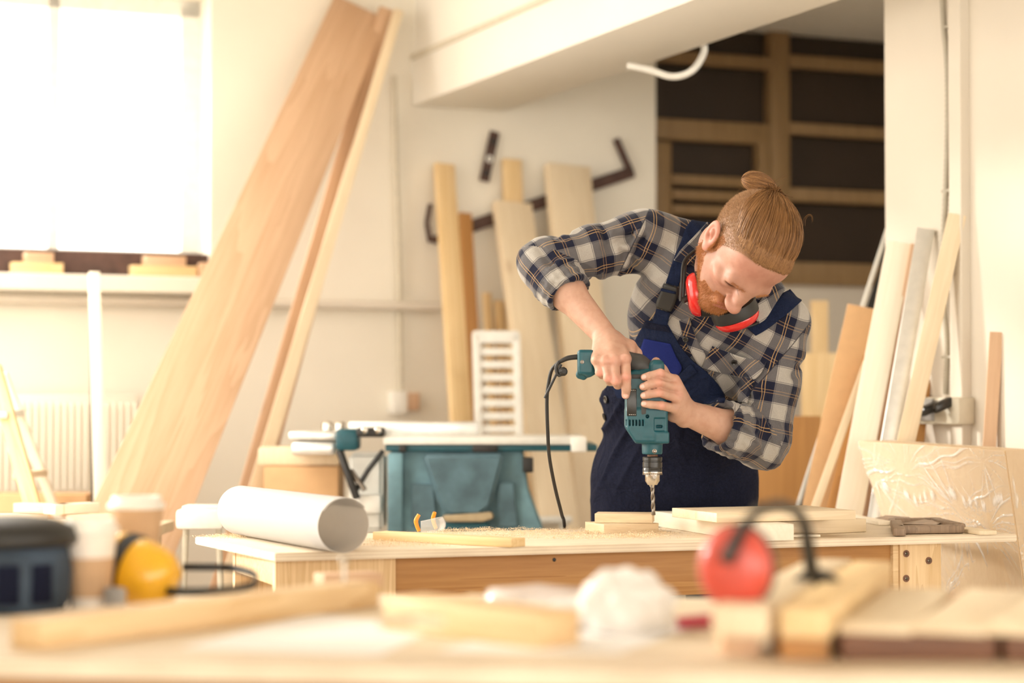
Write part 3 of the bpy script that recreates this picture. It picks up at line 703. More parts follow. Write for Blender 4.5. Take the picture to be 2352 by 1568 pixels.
pts = [Z(x_, y_, TZ + z_) for x_, y_, z_ in [(345, 1352, .022), (400, 1358, .022), (470, 1358, .022), (545, 1352, .022), (588, 1338, .024), (582, 1318, .03), (530, 1304, .032), (455, 1302, .034), (420, 1302, .034)]]
sp = smooth_path(pts, 8); V = []; F = []
for i, p in enumerate(sp):
    d = (sp[min(i + 1, len(sp) - 1)] - sp[max(i - 1, 0)]); n_ = UP.cross(d).normalized(); n_.z = 0
    for (a, b_) in [(-.0012, -.0065), (.0012, -.0065), (.0012, .0065), (-.0012, .0065)]: V.append(p + n_ * a + UP * b_)
for i in range(len(sp) - 1):
    for j in range(4): k = (j + 1) % 4; F.append((i * 4 + j, i * 4 + k, i * 4 + 4 + k, i * 4 + 4 + j))
F += [(3, 2, 1, 0), tuple(len(V) - 4 + k for k in range(4))]
mobj('headband', V, F, M_black, t, sharp=40)
# stack of bars on the right of the front bench: a dark crosspiece row with bars on top
def sup(px0, px1, pyb, h, dep, mat, label, name='walnut_block'):
    return tabboard(name, px0, pyb, px1, pyb, dep, h, mat, label, cat='block', side=1)
sup(1935, 2290, 1517, .033, .09, M_brown, 'dark walnut crosspiece carrying the flat boards at the right front')
sup(2310, 2420, 1519, .033, .09, M_brown, 'dark walnut block at the far right edge under the last board')
sup(1660, 1745, 1506, .033, .10, M_larch, 'brown block under the left thick bar beside the red ear defenders')
sup(1795, 1905, 1512, .033, .10, M_orange, 'orange-brown block under the right thick bar')
S2 = TZ + .0345
def topbar(x0, y0, x1, y1, wd, th, mat, label, z=S2, name='timber_bar'):
    p0 = Z(x0, y0, z + th); p1 = Z(x1, y1, z + th); return board(name, p0, p1, wd, th, UP, mat, label, 'timber bar', bev=.002)
topbar(1698, 1394, 1905, 1283, .068, .036, M_pale, 'thick square timber bar pointing away, leftmost of the stacked pair')
topbar(1846, 1396, 2005, 1288, .058, .036, M_yellow, 'thick square timber bar pointing away, right of the stacked pair')
topbar(2008, 1434, 2112, 1350, .088, .012, M_pale, 'flat pale board lying on the dark walnut crosspiece with a bright sun glint')
topbar(2178, 1436, 2296, 1353, .088, .012, M_pale, 'flat pale board on the walnut crosspiece, second from the right edge')
topbar(2328, 1438, 2440, 1356, .072, .012, M_pale, 'flat pale board cut off by the right edge of the view')
# far ends rest on one more crosspiece
sup(1900, 2052, 1398, .033, .06, M_larch, 'brown crosspiece holding up the far ends of the thick bars')
sup(2080, 2400, 1420, .033, .06, M_larch, 'long brown crosspiece holding up the far ends of the flat boards')
# red ear defenders standing behind the bars
ec = P(1690, 1302, 2.62)
t = thing('ear_defenders', Vector((ec.x + .04, ec.y + .05, TZ)), 'red ear defenders standing upright with thin black headband arching over', 'ear defenders')
earcup(t, ec, Vector((-.35, -.93, 0)), r=.047, shell=M_redor, rr=1.12, depth=.03, cush=.02)
e2 = P(1880, 1388, 2.90)
earcup(t, e2, Vector((.35, .93, 0)), r=.042, shell=M_redor, rr=1.12, depth=.03, cush=.02)
hb = [P(1668, 1288, 2.57), P(1690, 1245, 2.58), P(1712, 1205, 2.6), P(1745, 1168, 2.64), P(1790, 1156, 2.70), P(1832, 1172, 2.76), P(1850, 1210, 2.79), P(1856, 1255, 2.82), P(1866, 1320, 2.86)]
tube('headband', hb, [.0095, .0085, .0072, .0066, .0064, .0068, .0082, .010, .010], M_black, t, n=10, path=1)
tube('headband_slider', [hb[0] - Vector((0, .012, -.004)), P(1682, 1258, 2.565)], [.009, .006], M_grey, t, n=12)
# clear safety goggles and crumpled paper beside them
gc = Z(1235, 1418, TZ); t = thing('safety_goggles', gc, 'clear glinting safety goggles lying behind the centre pine block', 'safety goggles')
V = []; F = []
for i in range(nx + 1):
    a = -1.3 + 2.6 * i / nx
    for j in range(ny + 1):
        s = j / ny; r = .058 + .008 * math.sin(s * math.pi)
        V.append(gc + Vector((r * 1.25 * math.sin(a), -.035 - r * math.cos(a) + .06, .002 + s * .05 * (1 - .2 * abs(math.sin(a))))))
for i in range(nx):
    for j in range(ny): q = i * (ny + 1) + j; F.append((q, q + 1, q + ny + 2, q + ny + 1))
l2 = mobj('lens', V, F, glassy('goggle_lens', (.95, .92, .92), .42, .08), t); l2.modifiers.new('s', 'SOLIDIFY').thickness = .002
tube('strap', [V[ny // 2], V[ny // 2] + Vector((-.01, .05, 0)), gc + Vector((0, .11, .02)), V[nx * (ny + 1) + ny // 2] + Vector((.01, .05, 0)), V[nx * (ny + 1) + ny // 2]], .003, M_greypl, t, path=6)
M_wrap = glassy('white_wrapping', (.92, .90, .88), .80, .18)
def crumple(name, c, r, mat, label, cat, seed, flat=1.0):
    bm = bmesh.new(); bmesh.ops.create_icosphere(bm, subdivisions=4, radius=1); rn = np.random.RandomState(seed); ks = rn.normal(size=(14, 3)) * 3.2; ph = rn.uniform(0, 6.28, 14)
    for v in bm.verts:
        n = v.co.copy(); d = sum(abs(math.sin(k[0] * n.x + k[1] * n.y + k[2] * n.z + p)) for k, p in zip(ks, ph)) / 14
        f = .45 + 1.0 * d; v.co = Vector((n.x * r[0] * f, n.y * r[1] * f, max(-.0, n.z * f + .65) * r[2]))
    return tag(bobj(name, bm, mat, M=Matrix.Translation(c), smooth=True, sharp=25), label, cat)
crumple('crumpled_paper', Z(1440, 1452, TZ + .001), (.058, .05, .050), M_wrap, 'heap of crumpled whitish wrapping right of the safety goggles', 'crumpled paper', 3)
crumple('crumpled_paper', Z(1330, 1440, TZ + .001), (.05, .04, .024), M_wrap, 'small low crumpled white scrap between goggles and the larger heap', 'crumpled paper', 9)
cc = Z(1560, 1448, TZ)
t = thing('screwdriver', cc, 'small screwdriver with pink and purple handle lying left of the red ear defenders', 'screwdriver')
tube('handle', [cc + UP * .011, cc + UP * .011 + Vector((.055, .03, 0))], [.009, .011], plain('pink_plastic', (.55, .08, .12), rough=.3), t, n=14)
tube('shaft', [cc + UP * .011, cc + UP * .011 + Vector((-.06, -.03, 0))], .003, M_steel, t, n=8)
# ================================================================ planks leaning on the left
FACE = Vector((0, -1, 0))
def lean(name, top, low, width, thick, mat, label, face=None, cat='plank', group=None, taper=None, z=0.0):
    pt = P(*top); pl = P(*low); p0 = to_floor(pl, pt, z + thick * .35)
    return board(name, p0, pt, width, thick, face or Vector((.25, -1, .15)), mat, label, cat, group, taper=taper)
def dback(px, py): return onplane(px, py, W0, A).y
lean('wide_plank', (829, 16, dback(829, 16) - .07), (318, 1190, 6.3), .312, .045, M_larch, 'very wide knotty plank leaning against the back wall right of the window', taper=.68, cat='plank')
lean('leaning_plank', (893, 20, dback(893, 20) - .09), (600, 1060, 6.9), .10, .04, M_larch, 'narrow reddish plank leaning close beside the very wide one', taper=.7)
lean('leaning_plank', (917, 22, dback(917, 22) - .17), (592, 1110, 6.75), .05, .04, M_pale, 'slim pale plank leaning in front of the reddish one', taper=.7)
# boards leaning on the wall in the middle
def lm(px0, py0, px1, py1, wd, th, mat, label, dt=.06, db=.75, **k):
    return lean('leaning_board', (px0, py0, dback(px0, py0) - dt), (px1, py1, dback(px1, py1) - db), wd, th, mat, label, face=Vector((.42, -.9, .12)), cat='board', group=None, **k)
lm(1023, 375, 1062, 965, .078, .03, M_yellow, 'yellow narrow board leaning left of the slatted chair', db=.42)
lm(1070, 488, 1098, 965, .05, .025, M_orange, 'darker brown strip just behind the yellow board', dt=.05, db=.30)
lm(1178, 365, 1190, 700, .078, .025, M_yellow, 'amber board whose top shows behind the broad pale board', dt=.04, db=.12)
lm(1180, 463, 1272, 1100, .155, .04, M_pale, 'broad pale board leaning in the middle, below the amber board top', dt=.1, db=.62)
lm(1308, 378, 1372, 1100, .185, .045, M_pale, 'broadest cream board leaning right of centre behind the raised elbow', dt=.08, db=.50)
lm(1120, 672, 1134, 900, .03, .02, M_yellow, 'short yellow strip standing behind the slatted chair', dt=.05, db=.1)
lm(1148, 690, 1160, 900, .04, .02, M_yellow, 'short broader yellow strip close to the wall between two boards', dt=.05, db=.1)
# slatted white chair back
cM = frame(P(1146, 1000, 7.5), Vector((1, .15, 0)), Vector((-.13, 1, .10)))
cM = frame(P(1146, 1000, 7.5), Vector((1, .15, 0)), None, Vector((-.03, .12, 1)))
cM.translation = P(1146, 1000, 7.5)
t = thing('slatted_chair', P(1146, 1000, 7.5) * 1.0, 'white slatted plastic chair with rounded corners behind the table saw', 'chair'); 
bm = bmesh.new(); Hc = .37; Wc = .175
add_box(bm, (-Wc / 2 + .014, 0, .02), (.028, .03, Hc * 1.9), M=cM, bev=.006); add_box(bm, (Wc / 2 - .014, 0, .02), (.028, .03, Hc * 1.9), M=cM, bev=.006)
add_box(bm, (0, 0, Hc - .012), (Wc, .03, .05), M=cM, bev=.012)
bobj('chair_frame', bm, M_whitepl, t, smooth=True)
for k in range(8):
    bm = bmesh.new(); add_box(bm, (0, 0, Hc - .065 - k * .047), (Wc - .05, .015, .027), M=cM, bev=.004); bobj('slat', bm, M_whitepl, t, smooth=True)
bm = bmesh.new(); add_box(bm, (0, -.2, -.33), (Wc + .2, .40, .025), M=cM, bev=.008); bobj('seat', bm, M_whitepl, t, smooth=True)
for sx in (-1, 1):
    for sy in (-.02, -.38):
        p_ = cM @ Vector((sx * (Wc / 2 + .07), sy, -.34)); tube('leg', [p_, Vector((p_.x, p_.y, 0))], .014, M_whitepl, t, n=10)
# the big iron strap on the wall
t = thing('iron_bar', P(1265, 455, dback(1265, 455) - .03), 'long dark iron bar with hooked ends mounted diagonally on the back wall', 'iron bar')
def wp(px, py, off=.03): p = onplane(px, py, W0 - A * off, A); return p
def strip(name, pts, wdt, th, mat, parent):
    for a, b_ in zip(pts[:-1], pts[1:]):
        pa, pb = wp(*a), wp(*b_); d = (pb - pa).normalized(); board(name, pa - d * .0, pb + d * .0, wdt, th, -A, mat, parent=parent, bev=.002)
strip('bar_strip', [(1052, 530), (1456, 393)], .048, .014, M_rust, t)
strip('bar_hook', [(1452, 398), (1417, 318)], .026, .018, M_rust, t)
strip('bar_hook', [(1078, 521), (995, 552)], .030, .016, M_rust, t)
strip('bar_hook', [(990, 556), (982, 512), (990, 468)], .016, .016, M_rust, t)
t = thing('hinge_plate', P(1125, 360, dback(1125, 360) - .03), 'short perforated iron plate hanging tilted on the wall above the boards', 'metal plate')
strip('plate', [(1138, 302), (1113, 416)], .040, .01, M_rust, t)
for x_, y_ in [(1133, 325), (1124, 365), (1117, 398)]:
    lathe('hole_ring', [(.006, 0), (.014, 0), (.014, .004), (.006, .004)], wp(x_, y_, .035), -A, M_lightmetal if y_ == 365 else M_black, t, n=16, closed_profile=True)
# thin upright batten left
pt = P(217, 623, 6.9); pb = P(232, 1195, 6.55); p0 = to_floor(pb, pt)
board('upright_batten', p0, pt, .036, .03, Vector((.3, -1, 0)), M_white_wood, 'thin pale batten standing upright in front of the window wall', 'batten')
q0 = P(213, 1170, 6.62); q1 = P(207, 640, 6.95); 
tag(tube('steel_rod', [to_floor(q0, q1, .002), q1], .005, M_black, n=8), 'thin dark rod standing just left of the upright pale batten', 'rod')
# wooden easel / step ladder at the far left
t = thing('step_ladder', P(60, 1180, 6.2) * 1.0, 'pale wooden stepladder leaning legs at the far left below the window', 'stepladder')
def leg(a, b_, wd, mat, nm='ladder_leg'):
    pa, pb_ = P(*a), P(*b_); return board(nm, to_floor(pb_, pa), pa, wd, .025, FACE, mat, parent=t)
leg((-18, 840, 6.2), (78, 1180, 6.1), .045, M_yellow); leg((5, 860, 6.6), (128, 1180, 6.75), .028, M_white_wood)
p_a, p_b = P(40, 1085, 6.15), P(100, 1078, 6.7); board('rung', p_a, p_b, .03, .02, UP, M_pale, parent=t)
p_a, p_b = P(5, 945, 6.15), P(45, 940, 6.65); board('rung', p_a, p_b, .03, .02, UP, M_lightmetal, parent=t)
# clutter on a low bench at the left behind the foreground
sz = P(80, 1196, 6.0).z
t = thing('side_table', P(110, 1190, 5.9) * 1.0, 'low pale wooden table at the left behind the foreground bench', 'table')
c_ = P(90, 1196, 5.9)
bm = bmesh.new(); add_box(bm, (c_.x - .04, c_.y - .06, sz - .015), (.8, .4, .03), bev=.004); bobj('tabletop', bm, M_pale, t, smooth=True)
for sx in (-.4, .3):
    for sy in (-.2, .1):
        bm = bmesh.new(); add_box(bm, (c_.x + sx, c_.y + sy, (sz - .03) / 2), (.05, .05, sz - .03), bev=.003); bobj('leg', bm, M_pale, t)
rn = random.Random(4)
for k, (px, py, L_, a, txt) in enumerate([(25, 1188, .20, .3, 'at the far left'), (100, 1180, .17, -.4, 'tilted, second from the left'), (165, 1188, .16, .9, 'lying across the others'), (215, 1190, .15, .2, 'below the upright batten')]):
    c = P(px, py, 5.85); c.z = sz + .014 + .03 * (k == 1 or k == 2)
    d = Vector((math.cos(a), math.sin(a), 0)) * L_ / 2
    board('timber_offcut', c - d, c + d, .05, .028, UP, M_pale if k % 2 else M_white_wood, 'pale timber offcut on the low side table, ' + txt, 'timber offcut', 'offcuts on the low side table', centre=True)
bm = bmesh.new(); c = P(95, 1160, 6.9); add_box(bm, (c.x, c.y, c.z / 2 + .02), (.34, .2, c.z + .04), bev=.004)
tag(bobj('cardboard_box', bm, M_mdf, smooth=True), 'tall brown cardboard box standing below the radiator at the left', 'cardboard box')
# white step crate left of the bench
c = P(465, 1190, 5.75); t = thing('white_crate', Vector((c.x, c.y, 0)), 'white plastic crate on a stand seen behind the left end of the bench', 'crate')
bm = bmesh.new(); add_box(bm, (c.x, c.y, c.z), (.13, .12, .055), bev=.01); bobj('crate_box', bm, M_whitepl, t, smooth=True)
bm = bmesh.new(); add_box(bm, (c.x, c.y, c.z + .031), (.10, .10, .012), bev=.004); bobj('crate_lid', bm, M_whitepl, t, smooth=True)
for sx in (-.045, .045): tube('stand_leg', [(c.x + sx, c.y, c.z - .025), (c.x + sx * 1.6, c.y, 0)], .009, M_beige, t)
# ================================================================ table saw
SD = 6.35
def S(px, py, d=SD): return P(px, py, d)
t = thing('table_saw', Vector((S(1050, 1100).x, SD, 0)), 'teal table saw with pale metal top standing behind the bench', 'table saw')
sx0, sx1 = S(885, 1010).x, S(1370, 1010).x
def sbox(name, px0, py0, px1, py1, d0, d1, mat, bev=.004, parent=None):
    a = S(px0, py1, d0); b_ = S(px1, py0, d0); bm = bmesh.new()
    add_box(bm, ((a.x + b_.x) / 2, (d0 + d1) / 2, (a.z + b_.z) / 2), (abs(b_.x - a.x), d1 - d0, abs(b_.z - a.z)), bev=bev)
    return bobj(name, bm, mat, parent or t, smooth=True)
sbox('table_top', 880, 1003, 1345, 1021, SD - .02, SD + .45, M_lightmetal, .003)
sbox('table_edge', 885, 1021, 1372, 1036, SD - .01, SD + .44, M_teal, .003)
sbox('edge_clip', 1085, 1021, 1142, 1038, SD - .022, SD + .0, M_black, .002)
sbox('edge_clip', 916, 1021, 932, 1038, SD - .022, SD + .0, M_black, .002)
sbox('end_cap', 1312, 1003, 1348, 1038, SD - .03, SD + .1, M_whitepl, .005)
sbox('rip_fence', 800, 968, 1098, 1000, SD + .3, SD + .36, M_alu, .006)
sbox('side_extension', 662, 990, 775, 1012, SD + .05, SD + .4, M_alu, .008)
sbox('extension_bracket', 668, 1014, 770, 1046, SD + .05, SD + .3, M_alu, .012)
sbox('fence_head', 770, 985, 822, 1035, SD - .02, SD + .12, M_teal, .012)
sbox('lock_lever', 818, 982, 882, 1004, SD - .03, SD + .06, M_black, .008)
for px in (838, 869): q = S(px, 988, SD - .04); lathe('knob', [(0, -.012), (.009, -.012), (.011, 0), (.007, .006), (0, .007)], q, Vector((0, -1, 0)), M_steel, t, n=20)
for (px, py) in [(752, 972), (780, 972)]: q = S(px, py, SD + .1); lathe('knob', [(0, 0), (.018, 0), (.018, .02), (.012, .026), (0, .026)], q - UP * .02, UP, M_steel, t, n=20)
# tapered body tub with recessed front
bm = bmesh.new()
def pr(px, py, d): return S(px, py, d)
top = [pr(893, 1036, SD + .02), pr(1202, 1036, SD + .02)]; bot = [pr(905, 1222, SD + .0), pr(1250, 1222, SD + .0)]
vs = [bm.verts.new(v) for v in (top[0], top[1], pr(1215, 1130, SD + .01), bot[1], bot[0], pr(893, 1130, SD + .01))]
f = bm.faces.new(vs); r = bmesh.ops.extrude_face_region(bm, geom=[f]); bmesh.ops.translate(bm, vec=(0, .42, 0), verts=[v for v in r['geom'] if isinstance(v, bmesh.types.BMVert)])
bmesh.ops.recalc_face_normals(bm, faces=bm.faces); bmesh.ops.bevel(bm, geom=bm.edges[:], offset=.006, segments=2, affect='EDGES')
bobj('saw_body', bm, M_tealpaint, t, smooth=True)
def plate(name, poly, d0, th, mat, bev=.004):
    bm = bmesh.new(); vs = [bm.verts.new(S(x, y, d0)) for x, y in poly]; f = bm.faces.new(vs)
    r = bmesh.ops.extrude_face_region(bm, geom=[f]); bmesh.ops.translate(bm, vec=(0, th, 0), verts=[v for v in r['geom'] if isinstance(v, bmesh.types.BMVert)])
    bmesh.ops.recalc_face_normals(bm, faces=bm.faces)
    if bev: bmesh.ops.bevel(bm, geom=bm.edges[:], offset=bev, segments=3, affect='EDGES')
    return bobj(name, bm, mat, t, smooth=True)
plate('front_hood', [(968, 1042), (1160, 1042), (1128, 1165), (1100, 1186), (1030, 1186), (1008, 1165)], SD - .035, .06, M_tealdk, .012)
plate('front_trim', [(1015, 1184), (1130, 1176), (1134, 1190), (1110, 1198), (1022, 1198)], SD - .05, .06, plain('tan_dusty', (.42, .33, .20)), .004)
plate('side_panel', [(945, 1110), (995, 1112), (1005, 1210), (945, 1210)], SD - .015, .03, M_tealdk, .003)
plate('side_panel', [(1145, 1108), (1180, 1108), (1190, 1210), (1142, 1210)], SD - .015, .03, M_tealdk, .003)
sbox('front_leg', 890, 1040, 925, 1225, SD - .03, SD + .03, M_tealpaint, .006)
plate('switch_box', [(1020, 1200), (1125, 1200), (1125, 1225), (1020, 1225)], SD - .04, .06, M_teal, .006)
q = [S(780, 1035, SD - .0), S(800, 1090, SD - .02), S(820, 1145, SD - .02)]; tube('strut', q, .012, M_black, t, path=5)
tube('strut', [S(880, 1035, SD), S(845, 1080, SD - .02), S(815, 1130, SD)], .008, M_black, t)
tube('strut', [S(805, 1080, SD), S(838, 1125, SD - .02)], .008, M_steeldk, t)
plate('motor_cover', [(800, 1040), (880, 1040), (880, 1220), (800, 1220)], SD + .05, .2, M_lightmetal, .012)
sbox('motor_cap', 815, 1135, 875, 1180, SD + .0, SD + .06, M_whitepl, .01)
sbox('side_knob', 1200, 1050, 1225, 1085, SD, SD + .03, M_black, .004)
for px in (905, 1235):
    for dd in (.03, .38): a = S(px, 1215, SD + dd); tube('leg', [a, Vector((a.x + (.08 if px > 1000 else -.08), a.y, 0))], .018, M_tealdk, t, n=10)
# boxes left of saw
c = S(700, 1110, 6.7); bm = bmesh.new(); add_box(bm, (c.x, c.y, (S(700, 1068, 6.7).z) / 2), (.235, .25, S(700, 1068, 6.7).z), bev=.004)
tag(bobj('tan_cabinet', bm, M_mdf, smooth=True), 'tan board cabinet standing left of the table saw', 'cabinet')
zc_ = S(700, 1068, 6.7).z
bm = bmesh.new(); add_box(bm, (c.x - .01, c.y, zc_ + .031), (.26, .2, .06), bev=.01); tag(bobj('pale_block', bm, M_pale, smooth=True), 'pale wood block lying on the tan cabinet beside the saw extension', 'wood block')
# ================================================================ right side: boards leaning on the right wall
FR = (-B * .55 - A * .83).normalized()
def lr(px0, py0, px1, py1, wd, th, mat, label, off=.02, db=None, face=None, cat='board', name='leaning_board', toff=None):
    pt = onright(px0, py0, off) if toff is None else P(px0, py0, toff)
    pl = P(px1, py1, db); p0 = to_floor(pl, pt, .012)
    return board(name, p0, pt, wd, th, face or FR, mat, label, cat)
lr(2066, 540, 1862, 1150, .05, .03, M_black, 'black sheet panel leaning at the back behind the tan boards', db=6.2, toff=6.36, face=Vector((-.25, -1, 0)), cat='panel', name='black_panel')
lr(2040, 520, 1836, 1150, .014, .02, M_lightmetal, 'thin pale strip along the left edge of the black sheet panel', db=6.17, toff=6.33, face=Vector((-.25, -1, 0)), cat='strip', name='edge_strip')
lr(1985, 704, 1880, 1175, .10, .018, M_mdf, 'tan fibreboard panel leaning in front of the black sheet', db=6.06, toff=6.28)
lr(1992, 830, 1872, 1165, .024, .02, M_pale, 'slim pale stick leaning between the tan panel and the wide board', db=5.93, toff=6.14)
lr(2010, 820, 1925, 1175, .07, .018, M_orange, 'brown board in shade between the slim stick and the wide board', db=6.02, toff=6.18)
lr(2068, 556, 1950, 1175, .078, .02, M_white_wood, 'wide cream board leaning left of the bright metal strip', db=5.93, off=.04)
lr(2101, 560, 1992, 1175, .022, .03, M_larch, 'thin brown board edge seen between the cream board and the metal strip', db=5.99, off=.015)
lr(2127, 524, 2044, 1010, .050, .02, M_alu, 'shiny white metal strip leaning against the right wall', db=5.93, off=.03, cat='metal strip', name='metal_strip')
lr(2199, 492, 2082, 1010, .050, .035, M_pale, 'tall pine batten leaning nearest, tallest of the boards on the right wall', db=5.84, off=.035, cat='batten')
lr(2289, 762, 2273, 1020, .036, .02, M_larch, 'short brown batten standing alone at the right behind the wrapped stack', db=5.72, off=.012, cat='batten')
lr(2125, 868, 2110, 1005, .035, .02, M_orange, 'short dark brown board end behind the power socket', db=6.0, off=.01)
# beyond the worker: boards and panel
def bk(px0, py0, px1, py1, mat, label, d=7.6, th=.02):
    a = P(px0, py0, d); b_ = P(px1, py0, d); bm = bmesh.new(); add_box(bm, ((a.x + b_.x) / 2, d, a.z / 2), (b_.x - a.x, th, a.z), bev=.003)
    return tag(bobj('standing_board', bm, mat, smooth=True), label, 'board')
bk(1862, 690, 1902, 0, M_yellow, 'tall yellow board standing upright behind the shoulder of the man', 8.0)
bk(1840, 810, 1925, 0, M_yellow, 'wider yellow board standing in front of the tall yellow one', 7.6)
bk(1730, 955, 1885, 0, M_orange, 'broad orange-brown plywood sheet standing low behind the elbow of the man', 7.0)
bk(1905, 850, 1960, 0, M_pine, 'pine board standing left of the black sheet panel', 7.7)
# conduit and socket on right wall
t = thing('flexible_conduit', onright(2170, 500, .02), 'ribbed grey flexible conduit clipped to the right wall above the socket', 'conduit')
cpts = smooth_path([onright(x_, y_, .018) for x_, y_ in [(2164, -30), (2168, 60), (2176, 150), (2177, 300), (2172, 450), (2166, 600), (2168, 700), (2176, 800), (2172, 905)]], 40)
V = []; F = []
tot = len(cpts); rad = [.0088 + .0011 * math.sin(i * 2.1) for i in range(tot)]
V, F = tube_geo(cpts, rad, 10); mobj('conduit_hose', V, F, M_conduit, t)
for y_ in (62, 438, 820):
    q = onright(2180, y_, .012); bm = bmesh.new(); add_box(bm, (0, 0, 0), (.05, .022, .008), bev=.002, M=frame(q, A * -1, B, UP)); bobj('clip', bm, M_conduit, t, smooth=True)
t = thing('power_socket', onright(2190, 945, .03), 'grey wall socket box with black plugs behind the leaning battens', 'socket')
a = onright(2240, 975); b_ = onright(2140, 912)
va, vb = (a - W0).dot(A), (b_ - W0).dot(A); bm = bmesh.new(); rbox(bm, u_r - .055, u_r, min(va, vb), max(va, vb), a.z, b_.z, bev=.006); bobj('socket_box', bm, M_beige, t, smooth=True, M=RM)
vm = va * .35 + vb * .65
bm = bmesh.new(); rbox(bm, u_r - .066, u_r - .054, vm - .02, max(va, vb) - .005, a.z + .01, b_.z - .004, bev=.003); bobj('socket_cover', bm, M_greypl, t, smooth=True, M=RM)
for k, (x_, y_) in enumerate([(2165, 930), (2135, 938)]):
    q = onright(x_, y_, .075); bm = bmesh.new(); add_box(bm, (0, 0, 0), (.055, .03, .03), bev=.008, M=frame(q, (-B * .9 - UP * .35 + A * .1).normalized(), None, UP)); bobj('plug', bm, M_blackgl, t, smooth=True)
q = onright(2140, 940, .09); tube('plug_cable', [q, q - B * .04 - UP * .02, q - B * .06 - UP * .09, q - B * .07 - UP * .3, Vector((q.x - .1, q.y - .05, .02))], .0045, M_black, t, path=6)
# ================================================================ shrink-wrapped stack at the right
def film_mat():
    m, nt, b = newmat('stretch_film'); N = nt.nodes.new; L = nt.links.new
    b.inputs['Base Color'].default_value = (1, .985, .96, 1); b.inputs['Roughness'].default_value = .14; b.inputs['Specular IOR Level'].default_value = 1.0
    a = N('ShaderNodeAttribute'); a.attribute_name = 'crease'
    cr = N('ShaderNodeMapRange'); cr.inputs[1].default_value = 0; cr.inputs[2].default_value = 1; cr.inputs[3].default_value = .09; cr.inputs[4].default_value = .75  # real creases, drawn denser white so the film's highlights are painted in
    L(a.outputs['Fac'], cr.inputs[0]); L(cr.outputs[0], b.inputs['Alpha']); return m
M_film = film_mat()
dL_, dR_ = 5.82, 5.30
t = thing('wrapped_stack', Vector((1.25, 5.5, 0)), 'leaning stack of wood panels wrapped in clear film behind the right end of the bench', 'wrapped wood stack')
ptl, ptr = P(1968, 1012, dL_), P(2308, 1034, dR_)
bl = Vector((ptl.x + .26, ptl.y - .36, .002)); brr = Vector((ptr.x + .12, ptr.y - .06, .002))
thick = Vector((.86, .51, 0)).normalized() * .125
bm = bmesh.new(); c8 = [bl, brr, ptr, ptl]; c8b = [q + thick for q in c8]
vv = [bm.verts.new(q) for q in c8 + c8b]
for f in [(0, 1, 2, 3), (7, 6, 5, 4), (0, 4, 5, 1), (1, 5, 6, 2), (2, 6, 7, 3), (3, 7, 4, 0)]: bm.faces.new([vv[i] for i in f])
bmesh.ops.recalc_face_normals(bm, faces=bm.faces); bmesh.ops.bevel(bm, geom=bm.edges[:], offset=.003, segments=2, affect='EDGES')
bobj('wood_panels', bm, wood('panel_wood', (.70, .54, .35), (.62, .44, .26), knots=False, stretch=.3, ring=5, contrast=.4), t, smooth=True)
def film(name, q00, q10, q11, q01, n, m, out, hubs, seed):
    rn = np.random.RandomState(seed); I, J = np.meshgrid(np.arange(n + 1) / n, np.arange(m + 1) / m); cr = np.zeros_like(I); 
    wx = I + .004 * np.sin(J * 31); wy = J + .004 * np.sin(I * 37 + 2)
    for hx, hy, r0, r1, k in hubs:
        dx_ = wx - hx; dy_ = (wy - hy) * 2.4; r = np.hypot(dx_, dy_); a = np.arctan2(dy_, dx_); f = 0
        for q in range(k):
            a0 = rn.uniform(-math.pi, math.pi); wd = rn.uniform(.006, .022); am = rn.uniform(.35, 1); s0 = rn.uniform(r0 * .5, r0 * 1.4); s1 = rn.uniform(r1 * .5, r1 * 1.2); bend = rn.normal() * .18
            da = (a - a0 + bend * (r - s0) + math.pi) % (2 * math.pi) - math.pi; f = f + am * np.exp(-(da * (.15 + r) / (wd * .35)) ** 2) * (1 / (1 + np.exp(-(r - s0) * 60))) * (1 / (1 + np.exp((r - s1) * 30)))
        cr = np.maximum(cr, np.clip(f, 0, 1))
    band = np.exp(-((wy - .865 - .012 * np.sin(wx * 14)) / .012) ** 2) * np.clip(np.sin(wx * 90 + 4 * np.sin(wx * 17)) * 1.4, 0, 1) * ((wx > .05) & (wx < .95)); cr = np.clip(cr + band * .9, 0, 1)
    q = [toa(v) for v in (q00, q10, q11, q01)]; base_ = (q[0] * (1 - I[..., None]) + q[1] * I[..., None]) * (1 - J[..., None]) + (q[3] * (1 - I[..., None]) + q[2] * I[..., None]) * J[..., None]
    ed = np.clip(np.minimum.reduce([I, 1 - I, J, 1 - J]) * 14, 0, 1)
    V = (base_ + toa(out) * (.003 + ed * (.0028 * cr + .0015 * np.sin(I * 40 + 5 * np.sin(J * 9)) ** 2))[..., None]).reshape(-1, 3)
    i0 = (np.arange(m)[:, None] * (n + 1) + np.arange(n)[None, :]).ravel(); o = npmesh(name, V, np.stack([i0, i0 + 1, i0 + n + 2, i0 + n + 1], 1), M_film, t)
    at = o.data.attributes.new('crease', 'FLOAT', 'POINT'); at.data.foreach_set('value', cr.ravel().astype(np.float32)); return o
nf = ((brr - bl).cross(ptl - bl)).normalized()
if nf.y > 0: nf = -nf
film('stretch_film', bl, brr, ptr, ptl, 240, 360, nf, [(.30, .93, .10, .45, 34), (.62, .83, .06, .34, 34), (.80, .80, .05, .30, 26), (.25, .55, .05, .5, 40), (.85, .97, .03, .22, 18), (.05, .9, .04, .3, 16)], 1)
film('stretch_film', ptl, ptr, ptr + thick, ptl + thick, 60, 12, UP, [(.3, .2, .1, .5, 14)], 4)
film('stretch_film', brr, brr + thick, ptr + thick, ptr, 24, 160, (thick.cross(ptr - brr)).normalized() * (-1 if (thick.cross(ptr - brr)).y > 0 else 1), [(.1, .8, .05, .5, 12), (.3, .6, .05, .5, 12)], 7)
